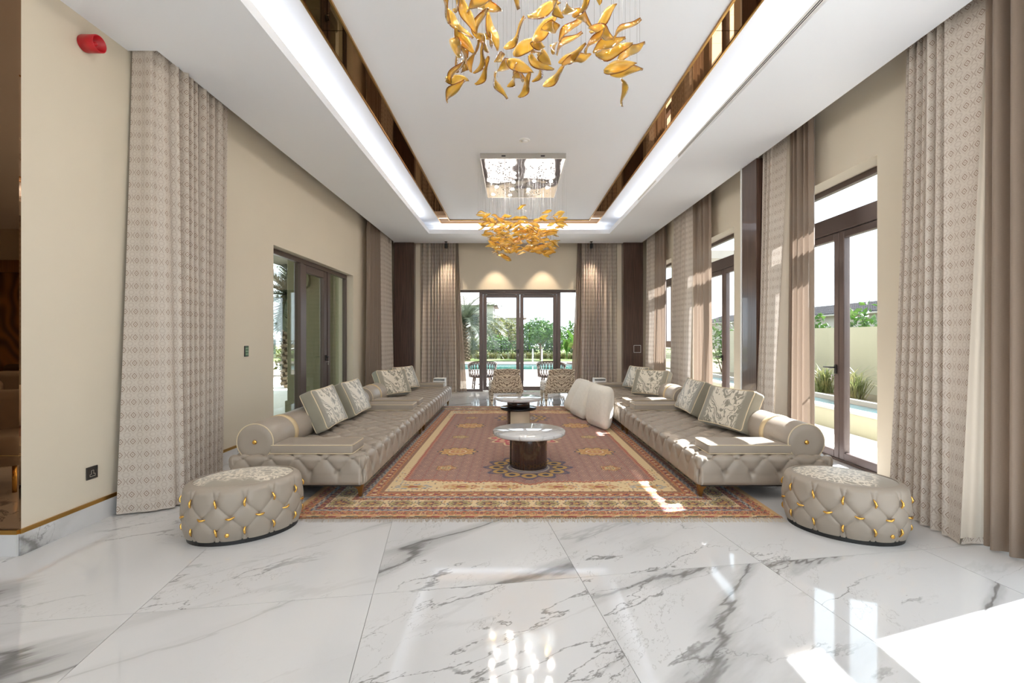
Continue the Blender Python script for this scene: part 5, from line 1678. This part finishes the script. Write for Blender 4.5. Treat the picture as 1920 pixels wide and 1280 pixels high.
def palm(loc, h, rt, nf, fl, label, seed, droop=1.0):
    s = empty('date_palm', loc); r = random.Random(seed)
    tr = MB()
    N = int(h / .11)
    prof = []
    for k in range(N):
        z = h * k / N
        prof += [(rt * .86, z), (rt * 1.1, z + h / N * .8)]
    tr.lathe(prof, 14, smooth=False)
    for k in range(int(h * 60)):
        a = 2.4 * k; z = h * (k + .5) / (h * 60)
        m_ = Matrix.Translation((rt * math.cos(a), rt * math.sin(a), z)) @ Matrix.Rotation(a, 4, 'Z') @ Matrix.Rotation(.5, 4, 'Y')
        tr.box(-.02, .05, -.06, .06, 0, .09, M=m_)
    tr.build('trunk', M['bark'], s)
    for k in range(nf):
        a = 2.399 * k + r.uniform(-.2, .2)
        g = k / nf
        el = math.radians(82 - 100 * g * droop + r.uniform(-8, 8))
        f_ = MB()
        pts = []
        L_ = fl * r.uniform(.85, 1.1)
        p = Vector((0, 0, h)); 
        e_ = el
        for q in range(13):
            pts.append(p.copy())
            p = p + Vector((math.cos(a) * math.cos(e_), math.sin(a) * math.cos(e_), math.sin(e_))) * (L_ / 12)
            e_ -= .10 * (1 + .5 * q / 12)
        f_.tube(pts, .022, 4, r1=.006)
        for q in range(1, 12):
            for s2 in range(4):
                t2 = (q + s2 / 4) / 12
                i0 = min(11, int(t2 * 12)); fr_ = t2 * 12 - i0
                c_ = pts[i0].lerp(pts[min(12, i0 + 1)], fr_)
                tg = (pts[min(12, i0 + 1)] - pts[i0]).normalized()
                side = tg.cross(Vector((0, 0, 1)))
                if side.length < .1: side = Vector((-math.sin(a), math.cos(a), 0))
                side.normalize(); upv = side.cross(tg).normalized()
                l = fl * .20 * (1 - .5 * abs(t2 - .45))
                for sg in (-1, 1):
                    dd = (side * sg * .8 + tg * .75 + upv * r.uniform(.1, .55)).normalized()
                    wv = tg.cross(dd).normalized().cross(dd).normalized() * .014
                    b = len(f_.v)
                    f_.v += [tuple(c_ - wv), tuple(c_ + wv), tuple(c_ + dd * l + wv * .2 + Vector((0, 0, -.03 * l))), tuple(c_ + dd * l - wv * .2 + Vector((0, 0, -.03 * l)))]
                    f_.face((b, b + 1, b + 2, b + 3))
        f_.build('frond', M['leaf_palm'], s)
    return tag(s, label, 'palm tree', 'date palms')
palm((-2.85, 28.0, GZ), 2.25, .24, 46, 2.7, 'tall date palm seen through the left leaf of the far doors', 2)
palm((-6.35, 13.2, GZ), 2.6, .15, 26, 1.8, 'date palm seen through the left garden door', 5)
tree((1.72, 28.5, GZ), 2.55, 1.35, 2600, .22, M['leaf_green'], 'round leafy green tree beyond the pool, right leaf of the far doors', 3)
# low wall and lattice fence beyond the lawn
fz = 31.0
struct(MB().box(-20, 14, fz, fz + .2, GZ, .22).build('garden_wall', M['render']), 'low garden wall under the lattice fence')
fe = empty('lattice_fence', (0, fz + .1, .22)); tag(fe, 'dark metal lattice fence on the low garden wall', 'fence')
for k in range(-8, 7):
    MB().bbox(k * 2.35 - .07 + .5, k * 2.35 + .07 + .5, -.07, .07, 0, 1.0, .01).build('post', M['fence'], fe)
for z in (.02, .30, .66, .86):
    MB().box(-19, 13, -.02, .02, z, z + .035).build('rail', M['fence'], fe)
la = MB()
for k in range(-95, 65):
    x = k * .2
    for z0, z1 in ((.66, .86), (.02, .30)):
        for s_ in (-1, 1):
            xa, xb = (x, x + .2) if s_ > 0 else (x + .2, x)
            la.add([(xa - .012, -.006, z0), (xa + .012, -.006, z0), (xb + .012, -.006, z1), (xb - .012, -.006, z1)], [(0, 1, 2, 3)])
    la.add([(x - .012, -.006, .30), (x + .012, -.006, .30), (x + .012, -.006, .66), (x - .012, -.006, .66)], [(0, 1, 2, 3)])
o = la.build('lattice', M['fence'], fe); o['kind'] = 'stuff'
GT = 'shrubs behind the lattice fence'
rr = random.Random(9)
for k, (x, rx, rz, mt, lab) in enumerate([(-4.6, 1.2, 1.0, 'leaf_dark', 'dark green shrub behind the fence under the white villa'), (-2.9, .8, .8, 'leaf_olive', 'low olive shrub behind the fence next to the palm trunk'),
        (-1.2, 1.0, 1.5, 'leaf_olive', 'tall yellow olive shrub in the left leaf of the far doors'), (-.1, .9, 1.45, 'leaf_olive', 'tall yellow olive shrub near the meeting of the far doors'),
        (-.7, 1.3, .85, 'leaf_green', 'bright green hedge shrub behind the fence, left leaf of the far doors'), (1.2, 1.2, .9, 'leaf_green', 'bright green hedge shrub behind the round tree'),
        (3.0, 1.1, 1.0, 'leaf_green', 'bright green shrub behind the fence, right of the round tree'), (4.3, 1.0, 1.35, 'leaf_green', 'green shrub at the right end of the fence')]):
    yy = 32.6 + (0, 0, 2.6, 4.8, 0, 0, 0, 2.4)[k]; sc_ = yy / 32.6
    shrub((x * sc_, yy, GZ), rx * sc_ * .9, rz * sc_, 900, .24, M[mt], lab, 40 + k, GT, asp=.5)
def tuft_grass(loc, n, h, spread, mat, label, seed, group, name='grass_tuft', w_=.02):
    r = random.Random(seed); m = MB()
    for _ in range(n):
        a, e = r.uniform(0, 6.28), r.uniform(.1, .75); l = h * r.uniform(.6, 1.15)
        b0 = Vector((r.gauss(0, spread * .3), r.gauss(0, spread * .3), 0)); dirv = Vector((math.cos(a) * math.sin(e), math.sin(a) * math.sin(e), math.cos(e)))
        mid = b0 + dirv * l * .6; tip = mid + (dirv + Vector((math.cos(a) * .6, math.sin(a) * .6, -.5))).normalized() * l * .4
        sd_ = Vector((-math.sin(a), math.cos(a), 0)) * w_ * .5
        b = len(m.v); m.v += [tuple(b0 - sd_), tuple(b0 + sd_), tuple(mid + sd_ * .8), tuple(mid - sd_ * .8), tuple(tip)]
        m.face((b, b + 1, b + 2, b + 3)); m.face((b + 3, b + 2, b + 4))
    o = m.build(name, mat, None, loc)
    return tag(o, label, 'grass', group)
for k in range(17):
    x = -3.9 + k * .55 + rr.uniform(-.12, .12)
    tuft_grass((x, 30.2 + rr.uniform(-.3, .3), GZ), 110, .62, .35, M['grass_dry'], 'dry ornamental grass tuft in the row along the low garden wall', 60 + k, 'grass tufts along the low garden wall', w_=.03)
# broad-leaved plant and orange fronds at the right
def banana(loc, n, h, mat, label, seed, lw=.16):
    r = random.Random(seed); s = empty('broadleaf_plant', loc)
    for k in range(n):
        a = r.uniform(0, 6.28); e = r.uniform(.08, .45); l = h * r.uniform(.75, 1.1)
        m = MB(); prev = None
        for q in range(9):
            t2 = q / 8
            c_ = Vector((math.cos(a) * math.sin(e) * l * t2 * (1 + t2), math.sin(a) * math.sin(e) * l * t2 * (1 + t2), l * t2 * (1 - .12 * t2)))
            wd = lw * (math.sin(PI * min(1, max(0, (t2 - .35) / .65))) if t2 > .35 else 0) + .015
            sd_ = Vector((-math.sin(a), math.cos(a), .3)).normalized() * wd
            m.v += [tuple(c_ - sd_), tuple(c_), tuple(c_ + sd_)]
            if q:
                b = (q - 1) * 3; m.face((b, b + 1, b + 4, b + 3), 0, True); m.face((b + 1, b + 2, b + 5, b + 4), 0, True)
        m.build('leaf', mat, s)
    return tag(s, label, 'plant')
banana((4.25, 28.8, GZ), 9, 2.1, M['leaf_green'], 'broad leaved green plant in the right side light of the far doors', 4)
banana((3.45, 29.6, GZ), 6, 1.6, M['leaf_green'], 'lower broad leaved plant beside the round green tree', 6)
o = tuft_grass((4.15, 26.0, GZ), 220, 1.75, .25, M['leaf_orange'], 'tall plant with orange brown fronds at the right jamb of the far doors', 8, None, 'orange_plant', .05); o['category'] = 'plant'
shrub((-1.75, 28.3, GZ), .28, .30, 200, .16, M['leaf_dark'], 'small blue green agave like shrub on the lawn', 77, None)

# white villa behind the palm
def window_box(parent, x0, x1, z0, z1, y):
    w_ = MB().bbox(x0, x1, y - .05, y + .02, z0, z1, .01).build('window', plain('villa_window_frame', (120, 92, 84), .6) if 'villa_window_frame' not in bpy.data.materials else bpy.data.materials['villa_window_frame'], parent)
    MB().box(x0 + .12, x1 - .12, y - .07, y - .05, z0 + .12, z1 - .12).build('pane', M['glassblack'], w_)
v1 = empty('white_villa', (0, 62, -1.0))
MB().box(-11, -2.6, 0, 8, 0, 6.6).build('wall', M['villa'], v1)
MB().box(-2.6, 1.4, 2, 8, 0, 5.0).build('wing_wall', M['villa'], v1)
rf = MB()
rf.add([(-11.6, -.6, 6.6), (-2.0, -.6, 6.6), (-2.0, 8.6, 6.6), (-11.6, 8.6, 6.6), (-9, 4, 8.2), (-4.6, 4, 8.2)], [(0, 1, 5, 4), (1, 2, 5), (2, 3, 4, 5), (3, 0, 4)])
rf.build('roof', M['villa_roof'], v1)
rf = MB(); rf.add([(-2.9, 1.4, 5.0), (2.0, 1.4, 5.0), (2.0, 8.6, 5.0), (-2.9, 8.6, 5.0), (-1.6, 4.6, 6.2), (.4, 4.6, 6.2)], [(0, 1, 5, 4), (1, 2, 5), (2, 3, 4, 5), (3, 0, 4)])
rf.build('roof', M['villa_roof'], v1)
for x0, x1, z0, z1, y in ((-5.6, -4.5, 3.9, 5.5, 0), (-5.4, -4.6, 2.6, 3.2, 0), (-8.0, -6.9, 3.9, 5.5, 0), (-1.6, -.7, 2.6, 4.0, 2)):
    window_box(v1, x0, x1, z0, z1, y)
tag(v1, 'white villa with a tiled roof far behind the date palm', 'building')

# rattan chairs on the terrace
def rattan_chair(loc, rz, label):
    c = empty('rattan_chair', loc, rz)
    R, n = .36, 17
    a0, a1 = math.radians(-200), math.radians(20)
    def arc(r, z, dz=0, k0=0.0, k1=1.0, nn=24):
        return [(r * math.cos(a0 + (a1 - a0) * (k0 + (k1 - k0) * k / nn)), r * math.sin(a0 + (a1 - a0) * (k0 + (k1 - k0) * k / nn)) * .95, z + dz * math.sin(PI * (k0 + (k1 - k0) * k / nn))) for k in range(nn + 1)]
    MB().tube(arc(R + .03, .62, .16), .023, 8).build('top_rail', M['rattan'], c)
    MB().tube(arc(R + .015, .60, .14), .010, 6).build('inner_rail', M['rattan'], c)
    MB().tube(arc(R, .36), .018, 8).build('seat_rail', M['rattan'], c)
    for k in range(n + 1):
        for s_ in (-1, 1):
            t0, t1 = k / n, min(1, max(0, k / n + s_ * 1.4 / n))
            A = a0 + (a1 - a0) * t0; B = a0 + (a1 - a0) * t1
            p0 = (R * math.cos(A), R * math.sin(A) * .95, .36); p1 = ((R + .03) * math.cos(B), (R + .03) * math.sin(B) * .95, .62 + .16 * math.sin(PI * t1))
            MB().tube([p0, p1], .010, 5).build('lattice_cane', M['rattan'], c)
    MB().lathe([(0, .34), (.34, .34), (.36, .36), (.34, .385), (0, .39)], 28).build('seat', M['rattan'], c)
    for k in range(4):
        a = PI / 4 + k * PI / 2
        MB().tube([(.36 * math.cos(a), .34 * math.sin(a), 0), (.30 * math.cos(a), .29 * math.sin(a), .36)], .021, 8).build('leg', M['rattan'], c)
    for k in range(2):
        a = PI / 4 + k * PI / 2
        MB().tube([(.33 * math.cos(a), .32 * math.sin(a), .14), (-.33 * math.cos(a), -.32 * math.sin(a), .14)], .010, 6).build('stretcher', M['rattan'], c)
    return tag(c, label, 'chair', 'rattan terrace chairs')
rattan_chair((-.83, 12.75, GZ), math.radians(10), 'brown rattan terrace chair behind the left post of the far doors')
rattan_chair((1.06, 12.75, GZ), math.radians(-12), 'brown rattan terrace chair behind the right post of the far doors')
tb = empty('glass_terrace_table', (1.95, 13.0, GZ))
MB().lathe([(0, .70), (.42, .70), (.42, .715), (0, .715)], 40).build('top', M['glass_tint'], tb)
MB().lathe([(.415, .695), (.43, .695), (.43, .72), (.415, .72)], 40).build('rim', M['rattan'], tb)
for k in range(4):
    a = PI / 4 + k * PI / 2
    MB().tube([(.34 * math.cos(a), .34 * math.sin(a), 0), (.28 * math.cos(a), .28 * math.sin(a), .70)], .016, 8).build('leg', M['rattan'], tb)
tag(tb, 'round glass topped rattan table outside the right side light', 'table')

# right side: raised water channel, planter, boundary wall, neighbour's roof
wf = empty('water_channel', (5.0, 5.0, GZ))
MB().bbox(0, .18, -12, 10, 0, .30, .005).build('front_wall', M['render'], wf)
MB().bbox(-.02, .20, -12, 10, .30, .34, .005).build('coping', M['villa'], wf)
MB().box(.18, .95, -12, 10, .0, .26).build('water', plain('channel_water', (56, 84, 88), .06, var=.2, nscale=3), wf)
MB().bbox(.95, 1.07, -12, 10, 0, .34, .005).build('back_coping', M['villa'], wf)
MB().box(1.07, 2.09, -12, 10, 0, .30).build('planter_soil', M['soil'], wf)
tag(wf, 'raised water channel with pale coping outside the right doors', 'water channel')
struct(MB().box(7.1, 7.3, -7, 15.2, GZ, 1.56).build('boundary_wall', M['render']), 'pale cream boundary wall outside the right windows')
struct(MB().box(7.3, 60, -40, 90, GZ - .3, GZ + .01).build('neighbour_ground', M['soil']))
for k in range(8):
    y_ = 5.7 + k * .95
    tuft_grass((6.40 + rr.uniform(-.12, .12), y_, .22), 170, .72, .26, M['reed'], 'reedy grass clump in the planter against the boundary wall', 120 + k, 'reed clumps along the boundary wall', 'reed_clump', .016)
for k, (x, y_, rx, rz, lab) in enumerate([(8.3, 11.0, .55, 1.18, 'leafy shrub above the boundary wall, right leaf of the door by the ottoman'), (8.4, 12.9, .55, 1.1, 'leafy shrub above the boundary wall, beside the brown sheer of the near door'),
        (8.4, 17.0, .6, 1.15, 'leafy shrub above the boundary wall, right leaf of the door past the glossy pilaster'), (8.4, 18.6, .7, 1.15, 'leafy shrub above the boundary wall, left leaf of the door past the glossy pilaster')]):
    shrub((x, y_, 0), rx, rz, 420, .17, M['leaf_green'], lab, 141 + k, 'shrubs above the boundary wall', asp=.5)
nb = empty('neighbour_house', (26.0, 36.0, GZ))
MB().box(0, 8, -14, 26, 0, 3.25).build('wall', M['villa'], nb)
MB().bbox(-.62, -.5, -14.6, 26.6, 3.12, 3.26, .01).build('fascia', M['villa'], nb)
MB().box(-.6, 8.6, -14.6, 26.6, 3.22, 3.26).build('eave', M['villa'], nb)
tl2 = MB()
NR = 8
for r in range(NR):
    xa = -.65 + r * .34; za = 3.27 + r * .115
    for k in range(184):
        ya = -14.7 + k * .225
        vv_ = []
        for q in range(5):
            an = PI * q / 4
            vv_.append((xa, ya + .1125 - .105 * math.cos(an), za + .055 * math.sin(an) + .02)); vv_.append((xa + .38, ya + .1125 - .085 * math.cos(an), za + .128 + .05 * math.sin(an)))
        tl2.add(vv_, [(0, 2, 3, 1), (2, 4, 5, 3), (4, 6, 7, 5), (6, 8, 9, 7), (0, 8, 6, 4, 2)][:5])
o = tl2.build('roof_tiles', M['rooftile'], nb); o['kind'] = 'stuff'
MB().add([(-.65, -14.7, 3.26), (2.4, -14.7, 4.28), (2.4, 26.8, 4.28), (-.65, 26.8, 3.26)], [(0, 1, 2, 3)]).build('roof_deck', M['rooftile'], nb)
tag(nb, 'single storey neighbour house with a grey tiled roof beyond the boundary wall', 'building')
# side garden seen through the left door
struct(MB().box(-26, -25.8, 6, 60, GZ, .5).build('side_garden_wall', M['render']))
GSH = 'shrubs of the side garden'
for k, (x, y_, rx, rz, mt, lab) in enumerate([(-9.5, 16.5, .8, .9, 'leaf_green', 'bright green shrub left of the palm in the garden door'), (-8.3, 17.5, .7, .6, 'leaf_olive', 'yellow olive shrub behind the palm in the garden door'), (-12, 21, 1.4, 1.5, 'leaf_dark', 'dark green bush far out in the side garden'),
                                        (-10, 24, 1.2, 1.2, 'leaf_green', 'green bush far along the side terrace')]):
    shrub((x, y_, GZ), rx, rz, 600, .2, M[mt], lab, 200 + k, GSH)
